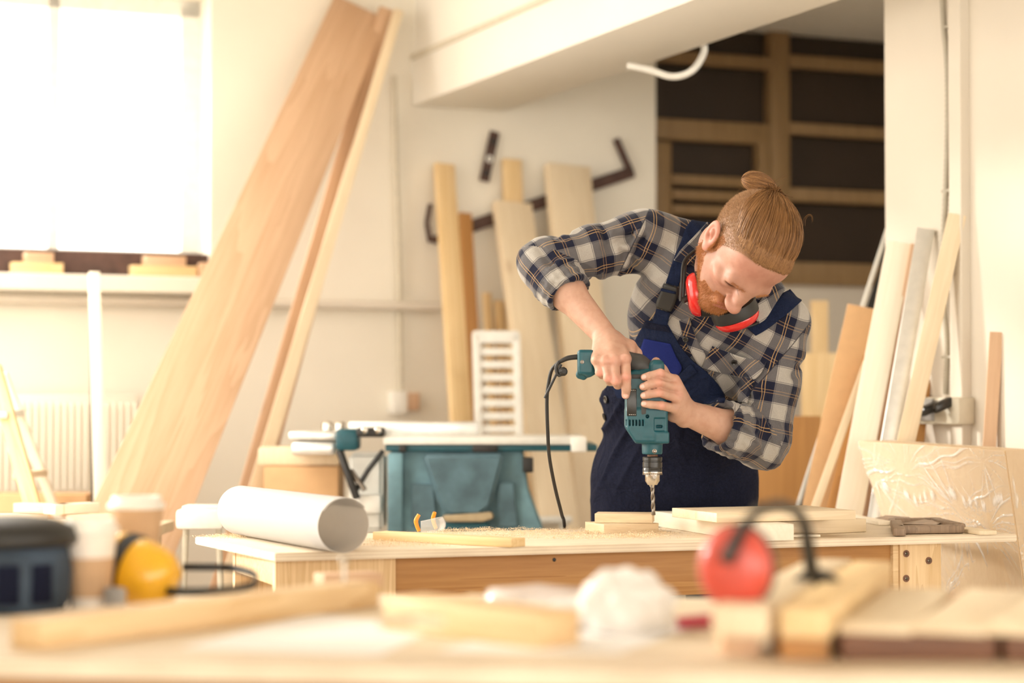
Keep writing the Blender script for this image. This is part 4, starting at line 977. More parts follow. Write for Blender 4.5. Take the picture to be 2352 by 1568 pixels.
# paper label tucked under the film
def onpk(px, py, off=.0): 
    return onplane(px, py, bl + nf * off, nf)
lb = [onpk(x_, y_, .012) for x_, y_ in [(2288, 1218), (2312, 1222), (2318, 1180), (2294, 1165)]]
bm = bmesh.new(); vs = [bm.verts.new(q) for q in lb]; f = bm.faces.new(vs); lab = bobj('paper_label', bm, M_paper, t); lab.modifiers.new('s', 'SOLIDIFY').thickness = .0005
# ================================================================ the man
HM = np.eye(3)
HF = Vector((.02, -.41, -.911)).normalized(); HU = Vector((.60, -.737, .311)); HU = (HU - HF * HU.dot(HF)).normalized(); HL = HU.cross(HF)
HC = P(1711.5, 570, 4.88); HS = 1.176
def hp(l, f, u): return HC + (HL * l + HF * f + HU * u) * HS
HAX = (HL, HF, HU)
SR = P(1482, 552, 5.17); ER = P(1247, 606, 5.10); WR = P(1396, 778, 4.975)     # his right arm: shoulder, elbow, wrist
SL = P(1798, 742, 5.10); EL = P(1750, 1012, 5.09); WL = P(1578, 948, 4.955)    # his left arm
def lerp(a, b, t): return a + (b - a) * t
person = thing('person', (P(1545, 1000, 5.45).x, 5.45, 0), 'man in plaid shirt and navy overalls bending over the workbench with a power drill', 'person')
# ---------------------------------------------------------------- skin: head, neck, torso, arms and hands in one surface
sk = SDF((-.06, 4.66, .98), (.78, 5.42, 1.62), .0022)
# torso core (hidden by clothes, keeps the figure in one piece)
Rdir = (P(1810, 740, 5.14) - P(1480, 560, 5.2)).normalized(); Sdir = (P(1640, 620, 5.15) - P(1550, 1000, 5.38)); Sdir = (Sdir - Rdir * Sdir.dot(Rdir)).normalized(); Ddir = Rdir.cross(Sdir)
TAX = (Rdir, Sdir, Ddir)
sk.ell(P(1612, 745, 5.2), TAX, (.160, .175, .10), k=.02); sk.ell(P(1565, 880, 5.32), TAX, (.13, .17, .10), k=.03)
sk.cone(P(1640, 610, 5.15), SR, .05, .052, k=.03); sk.cone(P(1680, 640, 5.13), SL, .05, .05, k=.03)
sk.cone(SR, ER, .05, .043, k=.02); sk.cone(SL, EL, .05, .043, k=.02)
# forearms
mR = lerp(ER, WR, .38); mL = lerp(EL, WL, .4)
fr_dir = Vector((0, -1, .2))
sk.cone(ER, mR, .043, .043, k=.02); sk.cone(mR, WR, .043, .029, k=.02, flat=(Vector((-.6, -1, -.3)), 1.12))
sk.cone(EL, mL, .043, .044, k=.02); sk.cone(mL, WL, .044, .030, k=.02, flat=(Vector((0, -1, 0)), 1.1))
# ---- his right hand (drapes over the drill handle)
def PT(lst): return [P(*q) for q in lst]
mc = PT([(1436, 824, 4.888), (1411, 829, 4.878), (1390, 831, 4.880), (1370, 827, 4.890)])
wr = PT([(1412, 782, 4.962), (1400, 780, 4.955), (1390, 781, 4.957), (1382, 783, 4.965)])
for a, b, r in zip(wr, mc, (.0155, .0155, .0150, .014)): sk.cone(a, b, .0215, r, k=.012)
sk.cone(lerp(wr[1], mc[1], .2), lerp(wr[1], mc[1], .75), .024, .02, k=.012)
sk.chain([mc[0]] + PT([(1438, 866, 4.868), (1438.5, 891, 4.874), (1437, 907, 4.882)]), [.0125, .0120, .0112, .0098], k=.003)
sk.chain([mc[1]] + PT([(1414, 873, 4.862), (1419, 883, 4.888), (1422, 873, 4.905)]), [.0122, .0118, .011, .010], k=.003)
sk.chain([mc[2]] + PT([(1397, 867, 4.866), (1401, 875, 4.890), (1404, 867, 4.908)]), [.0112, .0108, .0105, .010], k=.003)
sk.chain([mc[3]] + PT([(1378, 854, 4.880), (1383, 861, 4.900), (1387, 854, 4.912)]), [.0105, .010, .0095, .009], k=.003)
for q in ((1438, 866, 4.864), (1414, 874, 4.859), (1397, 868, 4.862), (1378, 855, 4.877)): sk.ell(P(*q), (Vector((1, 0, 0)), Vector((0, 1, 0)), UP), (.0120, .0085, .0105), k=.003)
for q, r in (((1437, 823), .0115), ((1411, 827), .0115), ((1390, 829), .011), ((1370, 826), .010)): sk.ell(P(q[0], q[1], 4.872 if q[0] > 1380 else 4.88), (Vector((1, 0, 0)), Vector((0, 1, 0)), UP), (r, .009, r), k=.007)
for (x0, y0, x1, y1) in ((1425, 836, 1426, 884), (1400.5, 838, 1405.5, 880), (1380, 838, 1387.5, 870)): sk.cone(P(x0, y0, 4.862), P(x1, y1, 4.848), .0022, .0042, k=.005, op='sub')
sk.chain(PT([(1415, 785, 4.965), (1446, 796, 4.955), (1461, 812, 4.965), (1458, 830, 4.985)]), [.019, .0155, .013, .011], k=.01)
sk.cone(P(1425, 795, 4.94), P(1448, 806, 4.94), .016, .013, k=.012)
# ---- his left hand (wraps the drill body, fingers pointing left)
ml = PT([(1549, 873, 4.905), (1556, 891, 4.898), (1557, 915, 4.898), (1551, 938, 4.905)])
wl = PT([(1572, 930, 4.95), (1575, 940, 4.945), (1574, 952, 4.945), (1570, 962, 4.95)])
for a, b, r in zip(wl, ml, (.0145, .015, .015, .0145)): sk.cone(a, b, .020, r, k=.012)
sk.cone(P(1562, 945, 4.94), P(1545, 952, 4.935), .02, .017, k=.014)      # heel of the hand
FG = [((1549, 873, 4.905), (1517, 857, 4.872), (1492, 863, 4.868), (1480, 866, 4.872)),
      ((1556, 891, 4.898), (1515, 878, 4.866), (1489, 884, 4.863), (1477, 888, 4.868)),
      ((1557, 915, 4.898), (1515, 901, 4.866), (1491, 905, 4.864), (1479, 908, 4.869)),
      ((1551, 938, 4.905), (1520, 931, 4.876), (1495, 929, 4.868), (1480, 927, 4.872))]
for F_, rr in zip(FG, ((.0118, .0108, .0098, .0088), (.0118, .0110, .0100, .0090), (.0116, .0108, .0098, .0088), (.0112, .0104, .0094, .0084))):
    sk.chain(PT(F_), rr, k=.002)
for F_ in FG: sk.ell(P(F_[1][0], F_[1][1], F_[1][2] - .004), (Vector((1, 0, 0)), Vector((0, 1, 0)), UP), (.0105, .0085, .0105), k=.003)
for q in ml: sk.ell(q + Vector((-.002, -.006, .002)), (Vector((1, 0, 0)), Vector((0, 1, 0)), UP), (.0105, .009, .0100), k=.006)
for i in range(3):
    a_, b_ = FG[i], FG[i + 1]; q0, q1, q2 = [P((a_[j][0] + b_[j][0]) / 2, (a_[j][1] + b_[j][1]) / 2, (a_[j][2] + b_[j][2]) / 2 - .012) for j in range(3)]
    sk.chain([lerp(q0, q1, .3), q1, q2], [.0015, .0030, .0030], k=.005, op='sub')
sk.chain(PT([(1565, 925, 4.955), (1545, 885, 4.98), (1520, 850, 4.985), (1507, 831, 4.975)]), [.017, .0145, .0125, .0115], k=.01)
# ---- neck and head
sk.cone(hp(0, -.03, -.06), P(1652, 660, 5.16), .062, .070, k=.02)
sk.ell(hp(0, -.010, .030), HAX, [v * HS for v in (.075, .097, .087)], k=.02)
sk.ell(hp(0, .032, -.030), HAX, [v * HS for v in (.056, .058, .080)], k=.03)
sk.ell(hp(0, .045, .042), HAX, [v * HS for v in (.065, .046, .048)], k=.03)
for s in (-1, 1):
    sk.cone(hp(s * .042, .010, -.048), hp(s * .015, .074, -.098), .024 * HS, .018 * HS, k=.03)
    sk.ell(hp(s * .044, .058, -.026), HAX, [v * HS for v in (.020, .022, .014)], k=.02)
    sk.cone(hp(s * .010, .0915, .004), hp(s * .045, .084, .002), .0105 * HS, .0080 * HS, k=.030)
sk.cone(hp(-.010, .078, -.098), hp(.010, .078, -.098), .018 * HS, .018 * HS, k=.02)
for s in (-1, 1):
    sk.ell(hp(s * .032, .096, -.016), HAX, [v * HS for v in (.016, .010, .008)], k=.012, op='sub')
    sk.ell(hp(s * .0325, .0765, -.016), HAX, [v * HS for v in (.0165, .0140, .0120)], k=.008)
    sk.cone(hp(s * .016, .0895, -.0115), hp(s * .048, .0850, -.0115), .0020 * HS, .0018 * HS, k=.003, op='sub')
sk.chain([hp(0, .089, .004), hp(0, .100, -.018), hp(0, .115, -.042)], [.0110 * HS, .0115 * HS, .0108 * HS], k=.016)
sk.ell(hp(0, .117, -.045), HAX, [v * HS for v in (.0112, .0092, .0095)], k=.010)
for s in (-1, 1):
    sk.ell(hp(s * .0120, .104, -.0465), HAX, [v * HS for v in (.0080, .0120, .0075)], k=.014)
sk.cone(hp(-.02, .092, -.072), hp(.02, .092, -.072), .0085 * HS, .0085 * HS, k=.012)
sk.cone(hp(-.018, .096, -.070), hp(.018, .096, -.070), .0042 * HS, .0042 * HS, k=.004); sk.cone(hp(-.016, .094, -.0805), hp(.016, .094, -.0805), .005 * HS, .005 * HS, k=.004)
sk.cone(hp(-.022, .103, -.0755), hp(.022, .103, -.0755), .0022 * HS, .0022 * HS, k=.002, op='sub')
for s in (-1, 1):   # ears
    ea = (HL * s + HF * .35).normalized(); eu = (HU * .8 - HF * .55).normalized(); eu = (eu - ea * eu.dot(ea)).normalized(); ef = eu.cross(ea)
    ec_ = hp(s * .0795, -.010, -.010)
    sk.ell(ec_, (ea, ef, eu), [v * HS for v in (.0055, .0175, .0335)], k=.006)
    sk.ell(ec_ + ea * .0065 * HS - ef * .001 + eu * .003, (ea, ef, eu), [v * HS for v in (.0062, .0115, .021)], k=.003, op='sub')
    sk.ell(ec_ + ea * .004 * HS + eu * .002 * HS, (ea, ef, eu), [v * HS for v in (.0035, .006, .013)], k=.004)
    sk.ell(ec_ + ea * .004 * HS - eu * .004 * HS + ef * s * .003, (ea, ef, eu), [v * HS for v in (.005, .006, .008)], k=.002, op='sub')
    sk.ell(ec_ - eu * .028 * HS, (ea, ef, eu), [v * HS for v in (.006, .010, .010)], k=.006)
V, Q = sk.nets(); V = relax(V, Q, 1, .35)
H_ = np.stack([toa(HL), toa(HF), toa(HU)]); loc = ((V - toa(HC)) @ H_.T) / HS          # head-local coordinates
l_, f_, u_ = loc[:, 0], loc[:, 1], loc[:, 2]; al = np.abs(l_)
base = np.tile(np.array([.52, .315, .23]), (len(V), 1))
def blendc(mask, c):
    global base
    mask = np.clip(mask, 0, 1)[:, None]; base = base * (1 - mask) + np.array(c) * mask
def smoothstep(a, b, x): t = np.clip((x - a) / (b - a), 0, 1); return t * t * (3 - 2 * t)
inhead = (np.abs(l_) < .11) & (np.abs(f_) < .14) & (u_ > -.15) & (u_ < .14)
blendc(inhead * 1.0, (.45, .245, .175))
blendc(inhead * np.exp(-((f_ - .08) / .03) ** 2 - ((u_ - .045) / .03) ** 2) * .5, (.50, .21, .155))        # flushed forehead
blendc(inhead * np.exp(-((al - .045) / .02) ** 2 - ((u_ + .035) / .02) ** 2) * (f_ > .03) * .4, (.52, .22, .16))
blendc(inhead * np.exp(-((l_) / .016) ** 2 - ((u_ + .043) / .018) ** 2) * (f_ > .09) * .5, (.54, .23, .17))
noise = .5 + .5 * np.sin(l_ * 610 + 3 * np.sin(f_ * 400)) * np.sin(u_ * 570 + 2 * np.sin(l_ * 350))
hairline = .066 - .9 * np.maximum(al - .028, 0) ** 1.0 - .10 * (.085 - f_)                               # recedes at the temples
topm = smoothstep(-.004, .004, (u_ - (.078 - .30 * np.maximum(.10 - f_, 0) - .25 * np.maximum(al - .03, 0)))) * inhead
sidem = smoothstep(0, .008, .010 + .75 * (u_ + .01) + .1 * np.maximum(u_ - .03, 0) - f_) * smoothstep(-.032, -.018, u_) * (al > .035) * inhead * (al < .088)
ub = np.where(f_ > -.01, .060 + .004 * (.065 - f_) / .075, .064 + .03 * (-.01 - f_) / .078); sidem = sidem * (u_ < ub + .003)
scalp = np.clip(np.maximum(topm, sidem * .8), 0, 1)
backm = smoothstep(.0, .02, -f_ - .02) * smoothstep(-.05, -.03, u_) * inhead
backm = backm * (u_ < ub + .003); scalp = np.maximum(scalp, backm * .8); scalp = np.maximum(scalp, .8 * inhead * (u_ > ub) * (f_ < .06))
earm = ((al > .0765) & (f_ > -.045) & (f_ < .012) & (np.abs(u_ + .006) < .046)); scalp = scalp * (1 - earm)
blendc(scalp * (.85 + .15 * noise), (.27, .14, .06))
blendc(earm * inhead * .8, (.54, .23, .165))
def beard_mask(l, f, u):
    a = np.abs(l); side = smoothstep(-.030, -.045, u + .55 * (f - .03) * (f < .05) * 0 + .0) * smoothstep(.0, .012, a - (.043 - .25 * np.maximum(-.055 - u, 0)))
    side2 = ((u < -.018 - 1.25 * np.clip(f + .004, 0, .055)) & (u < -.0) & (f > -.030) & (f < .075) & (a > .03)) * 1.0
    chin = ((u < -.082) & (f > .02)) * 1.0; mou = ((u < -.058) & (u > -.072) & (a < .030) & (f > .07)) * 1.0; corner = ((u <= -.068) & (u > -.09) & (a > .022) & (f > .055)) * 1.0
    sideburn = ((u < .020) & (u > -.03) & (f > .000) & (f < .018) & (a > .055)) * 1.0
    return np.maximum.reduce([side2, chin, mou, corner, sideburn])
bm_ = beard_mask(l_, f_, u_) * inhead * (1 - earm)
blendc(bm_ * (.6 + .2 * noise), (.50, .20, .07))
blendc(inhead * (np.abs(u_ + .0755) < .010) * (al < .022) * (f_ > .088) * .7, (.58, .20, .16))
blendc(inhead * np.exp(-((u_ - .003) / .004) ** 2) * (al > .012) * (al < .050) * (f_ > .06) * .25, (.42, .22, .12))
blendc(inhead * np.exp(-((u_ + .0125) / .0018) ** 2) * smoothstep(.013, .018, al) * smoothstep(.052, .046, al) * (f_ > .06) * .85, (.16, .07, .04))
def nearpt(p, r): return np.exp(-((V - toa(p)) ** 2).sum(1) / r ** 2)
for q in ((1438, 866, 4.857), (1414, 874, 4.853), (1397, 869, 4.856), (1378, 856, 4.868)): blendc(nearpt(P(*q), .012) * .55, (.74, .28, .22))
for F_ in FG: blendc(nearpt(P(F_[1][0], F_[1][1], F_[1][2] - .01), .012) * .45, (.74, .30, .23))
for q in ((1437, 823, 4.87), (1411, 827, 4.865), (1390, 829, 4.868), (1553, 880, 4.89), (1560, 905, 4.885)): blendc(nearpt(P(*q), .014) * .3, (.74, .32, .25))
for F_ in FG: blendc((nearpt(P(F_[3][0] - 5, F_[3][1], F_[3][2] - .010), .0075) > .45) * .7, (.86, .52, .44))
blendc((nearpt(P(1437, 911, 4.873), .0085) > .45) * .7, (.86, .50, .42))
def skin_mat():
    m, nt, b = newmat('skin'); N = nt.nodes.new; L = nt.links.new
    a = N('ShaderNodeAttribute'); a.attribute_name = 'col'
    tc = N('ShaderNodeTexCoord'); n = N('ShaderNodeTexNoise'); n.inputs['Scale'].default_value = 55; n.inputs['Detail'].default_value = 6; L(tc.outputs['Object'], n.inputs['Vector'])
    mx = N('ShaderNodeMix'); mx.data_type = 'RGBA'; mx.blend_type = 'MULTIPLY'; mx.inputs[0].default_value = .35
    cr = N('ShaderNodeValToRGB'); cr.color_ramp.elements[0].color = (.72, .60, .56, 1); cr.color_ramp.elements[0].position = .35; cr.color_ramp.elements[1].color = (1, 1, 1, 1); cr.color_ramp.elements[1].position = .6
    L(n.outputs['Fac'], cr.inputs[0]); L(a.outputs['Color'], mx.inputs[6]); L(cr.outputs[0], mx.inputs[7]); L(mx.outputs[2], b.inputs['Base Color'])
    b.inputs['Roughness'].default_value = .52; b.inputs['Subsurface Weight'].default_value = .12; b.inputs['Subsurface Radius'].default_value = (.012, .004, .002); b.inputs['Subsurface Scale'].default_value = 1.0
    bp = N('ShaderNodeBump'); bp.inputs['Strength'].default_value = .25; bp.inputs['Distance'].default_value = .0015; n2 = N('ShaderNodeTexNoise'); n2.inputs['Scale'].default_value = 220; n2.inputs['Detail'].default_value = 4
    L(tc.outputs['Object'], n2.inputs['Vector']); L(n2.outputs['Fac'], bp.inputs['Height']); L(bp.outputs[0], b.inputs['Normal'])
    return m
body = npmesh('body', V, Q, skin_mat(), person); setcol(body, base)
# finger nails
M_nail = plain('nail', (.74, .47, .40), rough=.25, var=.03)
def nail(c, ax_len, nrm, a, b_):
    z = Vector(nrm).normalized(); x = Vector(ax_len); x = (x - z * x.dot(z)).normalized(); V_, F_ = ellipsoid_geo(c, (x, z.cross(x), z), (a, b_, .0022), 16, 8); mobj('finger_nail', V_, F_, M_nail, body)
for F_, r_ in zip(FG, (.0086, .0088, .0086, .0083)):
    d_ = (P(*F_[3]) - P(*F_[2])).normalized(); nail(P(*F_[3]) - d_ * .001 + Vector((-.25, -1, .1)).normalized() * (r_ - .0004), d_, Vector((-.25, -1, .1)), .0068, .0052)
nail(P(1437, 906, 4.882) + Vector((0, -1, -.15)).normalized() * .0090, Vector((0, 0, 1)), Vector((0, -1, -.15)), .0075, .0058)
# ---------------------------------------------------------------- hair
def hair_mat(name, c1, c2, rough=.42):
    m, nt, b = newmat(name); N = nt.nodes.new; L = nt.links.new
    a = N('ShaderNodeAttribute'); a.attribute_name = 'rnd'; cr = N('ShaderNodeValToRGB'); cr.color_ramp.elements[0].color = rgb(c1); cr.color_ramp.elements[1].color = rgb(c2)
    L(a.outputs['Fac'], cr.inputs[0]); L(cr.outputs[0], b.inputs['Base Color']); b.inputs['Roughness'].default_value = rough; b.inputs['Specular IOR Level'].default_value = .35
    return m
M_hair = hair_mat('ginger_hair', (.13, .058, .021), (.42, .215, .082), .5); M_beard = hair_mat('ginger_beard', (.36, .13, .04), (.62, .29, .11), .6)
def strands(name, paths, rad, mat, parent, tip=.3):
    """paths: array (n, m, 3)"""
    Pn = np.asarray(paths); n, m, _ = Pn.shape; T = np.gradient(Pn, axis=1); T /= np.linalg.norm(T, axis=2, keepdims=True) + 1e-9
    ref = np.tile(np.array([.31, .77, .55]), (n, m, 1)); N1 = np.cross(T, ref); N1 /= np.linalg.norm(N1, axis=2, keepdims=True) + 1e-9; N2 = np.cross(T, N1)
    rr = rad * np.linspace(1, tip, m)[None, :, None]; k = 3; Vv = []
    for j in range(k):
        a = 2 * math.pi * j / k; Vv.append(Pn + (N1 * math.cos(a) + N2 * math.sin(a)) * rr)
    Vv = np.stack(Vv, 2).reshape(-1, 3); i0 = (np.arange(n)[:, None] * m + np.arange(m - 1)[None, :]).ravel() * k
    Qs = [np.stack([i0 + j, i0 + (j + 1) % k, i0 + k + (j + 1) % k, i0 + k + j], 1) for j in range(k)]
    o = npmesh(name, Vv, np.concatenate(Qs), mat, parent); r = np.repeat(np.random.rand(n), m * k)
    at = o.data.attributes.new('rnd', 'FLOAT', 'POINT'); at.data.foreach_set('value', r.astype(np.float32)); return o
rs = np.random.RandomState(5)
# long hair: great arcs from the hairline to the bun base over the skull
sc_c = np.array([0, -.010, .030]); sc_r = np.array([.075, .097, .087]); BUN = np.array([.0, -.088, .096])
def skull(d, off): d = d / np.linalg.norm(d, axis=-1, keepdims=True); rr = 1 / np.sqrt(((d / sc_r) ** 2).sum(-1, keepdims=True)); return sc_c + d * (rr + off)
def startp(s):
    if abs(s) < .7:
        l0 = s / .7 * .064; return np.array([l0 * .78, .077 - 5.5 * (l0 * .72) ** 2, .0765 - .16 * abs(l0)])
    q = (abs(s) - .7) / .3; return np.array([math.copysign(.050 + .023 * min(1, 1.7 * q), s), .0655 - .095 * q, .0663 - .010 * math.sin(q * 3.1) + .004 * q])
nS = 9500; m = 16; paths = []
bd = BUN - sc_c; bd /= np.linalg.norm(bd)
for i in range(nS):
    t = rs.rand() * 2 - 1
    # start ring: front hairline across the top of the forehead, then down along the side parting towards the back
    st = startp(t) + rs.normal(size=3) * .0022
    g0 = 0 if rs.rand() < .8 else rs.rand() * .55       # some start further up, to fill the crown
    sd = st - sc_c; sd /= np.linalg.norm(sd); tt = np.linspace(g0, 1, m)[:, None]; om = math.acos(np.clip(sd @ bd, -1, 1))
    D = (np.sin((1 - tt) * om) * sd + np.sin(tt * om) * bd) / math.sin(om)
    lift = .0015 + .008 * np.sin(np.clip(tt * 1.15, 0, 1) * math.pi * .9) * (.45 + .55 * rs.rand()) + .004 * rs.rand() * tt
    wob = rs.normal(size=3) * .0022 * np.sin(tt * math.pi * (1 + rs.rand()))
    L0 = skull(D, lift) + wob; L0[-1] = BUN + rs.normal(size=3) * .0025; L0[-2] = (L0[-2] + BUN) / 2 + rs.normal(size=3) * .0015
    paths.append(L0)
paths = toa(HC) + (np.array(paths) * HS) @ H_
def lift_out(Pn, target, it=3):
    shp = Pn.shape; q = Pn.reshape(-1, 3).copy(); target = np.broadcast_to(target, shp[:-1]).reshape(-1)
    for _ in range(it):
        d = sk.sample(q); g = sk.grad(q); mv = np.clip(target - d, 0, .03) * (d < target); q += g * mv[:, None]
    return q.reshape(shp)
tg_ = np.linspace(.0012, .005, m)[None, :] * (.4 + 1.2 * rs.rand(len(paths), 1))
paths = lift_out(paths, tg_)
hair = strands('hair', paths, .00075, M_hair, person, .7)
# under-layer so that no skin shows between the strands
cap = []; nu_, nv_ = 60, 40; capV = []; capF = []
for j in range(nv_ + 1):
    for i in range(nu_ + 1):
        lx = -1 + 2 * i / nu_; v = .07 + .93 * j / nv_; front = startp(lx)
        sd = front - sc_c; sd /= np.linalg.norm(sd); om = math.acos(np.clip(sd @ bd, -1, 1)); D = (math.sin((1 - v) * om) * sd + math.sin(v * om) * bd) / math.sin(om)
        q = skull(D, .0012 + .0035 * math.sin(v * math.pi)); capV.append(toa(HC) + (q * HS) @ H_)
for j in range(nv_):
    for i in range(nu_): q = j * (nu_ + 1) + i; capF.append((q, q + 1, q + nu_ + 2, q + nu_ + 1))
M_cap = plain('hair_base', (.16, .07, .026), rough=.6, var=.3, scale=120)
capV = lift_out(np.array(capV), .0008)
mobj('hair_underlayer', capV, capF, M_cap, hair)
# clipped sides and nape
def short(name, mask, n, ln, rad, mat, parent, dirf):
    idx = np.flatnonzero(mask > .5); sel = rs.choice(idx, n); p0 = V[sel]; g = sk.grad(p0); d = dirf(loc[sel], g); d /= np.linalg.norm(d, axis=1, keepdims=True)
    tt = np.linspace(0, 1, 4)[None, :, None]; Lh = ln * (.6 + .8 * rs.rand(n))[:, None, None]
    pts = p0[:, None, :] + (g[:, None, :] * (tt - .35 * tt ** 2) * .35 + d[:, None, :] * tt) * Lh + rs.normal(size=(n, 1, 3)) * .0006
    return strands(name, pts, rad, mat, parent, .3)
dback_ = (-toa(HF) * .5 + toa(HU) * .2)
M_fade = hair_mat('clipped_ginger', (.24, .125, .055), (.50, .29, .14), .6)
short('clipped_hair', (scalp > .4) * (1 - earm) * (l_ < .09) * ((u_ < ub + .005) | (f_ < -.06)), 22000, .0045, .00030, M_fade, hair, lambda q, g: np.tile(dback_, (len(q), 1)) + rs.normal(size=(len(q), 3)) * .3)
short('beard', bm_, 15000, .0055, .00036, M_beard, person, lambda q, g: np.tile(-toa(HU) * .8 + toa(HF) * .15, (len(q), 1)) + rs.normal(size=(len(q), 3)) * .35)
for s_ in (-1, 1):
    eb = inhead * (np.abs(u_ - .003) < .004) * (al > .014) * (al < .046) * (f_ > .06) * (l_ * s_ > 0)
    short('eyebrow', eb, 110, .006, .0003, M_beard, person, lambda q, g: np.sign(q[:, :1]) * toa(HL)[None, :] + .3 * toa(HU)[None, :] + rs.normal(size=(len(q), 3)) * .2)
# the bun: a coil of hair with a tie
bc = hp(-.018, -.105, .112); bx = (Vector((1, .1, -.22))).normalized(); bz = (HU * .8 - HF * .6); bz = (bz - bx * bz.dot(bx)).normalized(); by = bz.cross(bx)
bc = P(1743, 421, HC.y - .075 + .09)
V_, F_ = ellipsoid_geo(bc, (bx, by, Vector((0, 0, 1))), (.039, .03, .022), 30, 16); mobj('bun_core', V_, F_, M_cap, hair)
bp_ = []
for i in range(1500):
    ph = rs.rand() * 2 * math.pi; th = np.linspace(.12, 2.75 + rs.rand() * .35, 14); jr = 1 + rs.normal() * .035 + .02 * np.sin(th * 3 + ph * 2); ph2 = ph + .5 * np.sin(th + .4) * rs.normal() * .5
    q = toa(bc)[None, :] + toa(bx)[None, :] * (np.cos(th) * .040 * jr)[:, None] + toa(by)[None, :] * (np.sin(th) * np.cos(ph2) * .031 * jr)[:, None] + np.array([.1, 0, 1])[None, :] * (np.sin(th) * np.sin(ph2) * .0235 * jr)[:, None]; bp_.append(q)
strands('hair_bun', np.array(bp_), .0008, M_hair, hair, .8)
ti = P(1775, 450, HC.y - .075 + .085)
V_, F_ = tube_geo([ti + (bx * .9 + UP * .25).normalized() * 0 + (by * math.cos(a) * .014 + (UP * .9 - bx * .4) * math.sin(a) * .014) for a in np.linspace(0, 2 * math.pi, 24, endpoint=False)], .005, 8, closed=True)
mobj('hair_tie', V_, F_, plain('hair_tie', (.05, .015, .012), rough=.7), hair)
# a bundle of hair going through the tie from the crown to the bun
bb = []
for i in range(500):
    a = rs.rand() * 6.28; r = .011 * math.sqrt(rs.rand()); o = toa(by) * math.cos(a) * r + toa(UP) * math.sin(a) * r * .8
    q0 = toa(hp(rs.normal() * .012, -.075 + rs.normal() * .01, .098 + rs.normal() * .006)); q1 = toa(ti) + o; q2 = toa(bc) + toa(bx) * .015 + o * 1.6
    tt = np.linspace(0, 1, 9)[:, None]; bb.append((1 - tt) ** 2 * q0 + 2 * tt * (1 - tt) * q1 + tt ** 2 * q2)
strands('bun_base', np.array(bb), .0008, M_hair, hair, .9)
# flyaway hairs
fw = []
for (x0, y0, x1, y1, x2, y2, x3, y3) in [(1715, 425, 1700, 405, 1722, 380, 1745, 405), (1745, 415, 1760, 395, 1735, 385, 1722, 400), (1770, 425, 1795, 405, 1815, 400, 1808, 405), (1845, 515, 1850, 490, 1870, 485, 1866, 505), (1715, 440, 1705, 450, 1708, 468, 1712, 455), (1730, 417, 1712, 412, 1710, 425, 1715, 436), (1700, 470, 1680, 458, 1672, 470, 1668, 480), (1785, 432, 1800, 440, 1798, 455, 1790, 462)]:
    for k in range(4):
        pts = [toa(P(x + rs.normal() * 4, y + rs.normal() * 4, HC.y + .0)) for x, y in ((x0, y0), (x1, y1), (x2, y2), (x3, y3))]
        tt = np.linspace(0, 1, 14)[:, None]; fw.append((1 - tt) ** 3 * pts[0] + 3 * tt * (1 - tt) ** 2 * pts[1] + 3 * tt ** 2 * (1 - tt) * pts[2] + tt ** 3 * pts[3])
for i in range(160):
    x = rs.normal() * 22 + 1745; y = 420 + abs(rs.normal()) * 8 + .010 * (x - 1745) ** 2 * .6; a = rs.rand() * 6.28; ln = 6 + rs.rand() * 14
    pts = [toa(P(x + ln * t_ * math.cos(a + t_ * 2.0), y - ln * t_ * abs(math.sin(a + t_)), HC.y + .01)) for t_ in (0, .33, .66, 1)]
    tt = np.linspace(0, 1, 14)[:, None]; fw.append((1 - tt) ** 3 * pts[0] + 3 * tt * (1 - tt) ** 2 * pts[1] + 3 * tt ** 2 * (1 - tt) * pts[2] + tt ** 3 * pts[3])
strands('flyaway_hair', np.array(fw), .00024, M_hair, hair, .5)['kind'] = 'stuff'
# ---------------------------------------------------------------- plaid shirt
sh = SDF((-.06, 4.85, .86), (.80, 5.55, 1.62), .0034)
sh.ell(P(1612, 742, 5.2), TAX, (.188, .205, .125), k=.02); sh.ell(P(1566, 895, 5.33), TAX, (.165, .20, .125), k=.05)
sh.cone(P(1612, 572, 5.16), P(1500, 552, 5.17), .062, .070, k=.03); sh.cone(P(1690, 655, 5.13), P(1795, 742, 5.12), .062, .064, k=.03)
sh.cone(P(1560, 640, 5.13), P(1760, 770, 5.09), .07, .065, k=.04)
cR = lerp(ER, WR, .40); cL = lerp(EL, WL, .56)
def creases(cen, axis, r, n, rad=.003, seed=0, span=1.2):
    rn = np.random.RandomState(seed); ax = Vector(axis).normalized(); a = ax.orthogonal().normalized(); b = ax.cross(a)
    for i in range(n):
        t0 = rn.uniform(0, 6.28); h0 = (i + .5) / n; c0 = Vector(cen) + Vector(axis) * h0; pts = []
        for k in range(7):
            t = t0 + k * span / 6 * rn.uniform(.7, 1.3); pts.append(c0 + (a * math.cos(t) + b * math.sin(t)) * r + ax * .018 * math.sin(k * .9 + i))
        sh.chain(pts, [rad * .6, rad, rad * 1.3, rad * 1.4, rad * 1.2, rad, rad * .6], k=.018, op='sub')
sh.chain([SR, lerp(SR, ER, .5), ER], [.080, .064, .063], k=.02)
sh.chain([ER, lerp(ER, cR, .5), cR], [.063, .060, .055], k=.012)
sh.chain([SL, lerp(SL, EL, .5), EL], [.066, .068, .067], k=.02)
sh.chain([EL, lerp(EL, cL, .5), cL], [.067, .062, .060], k=.014)
dR = (WR - ER).normalized(); dL = (WL - EL).normalized()
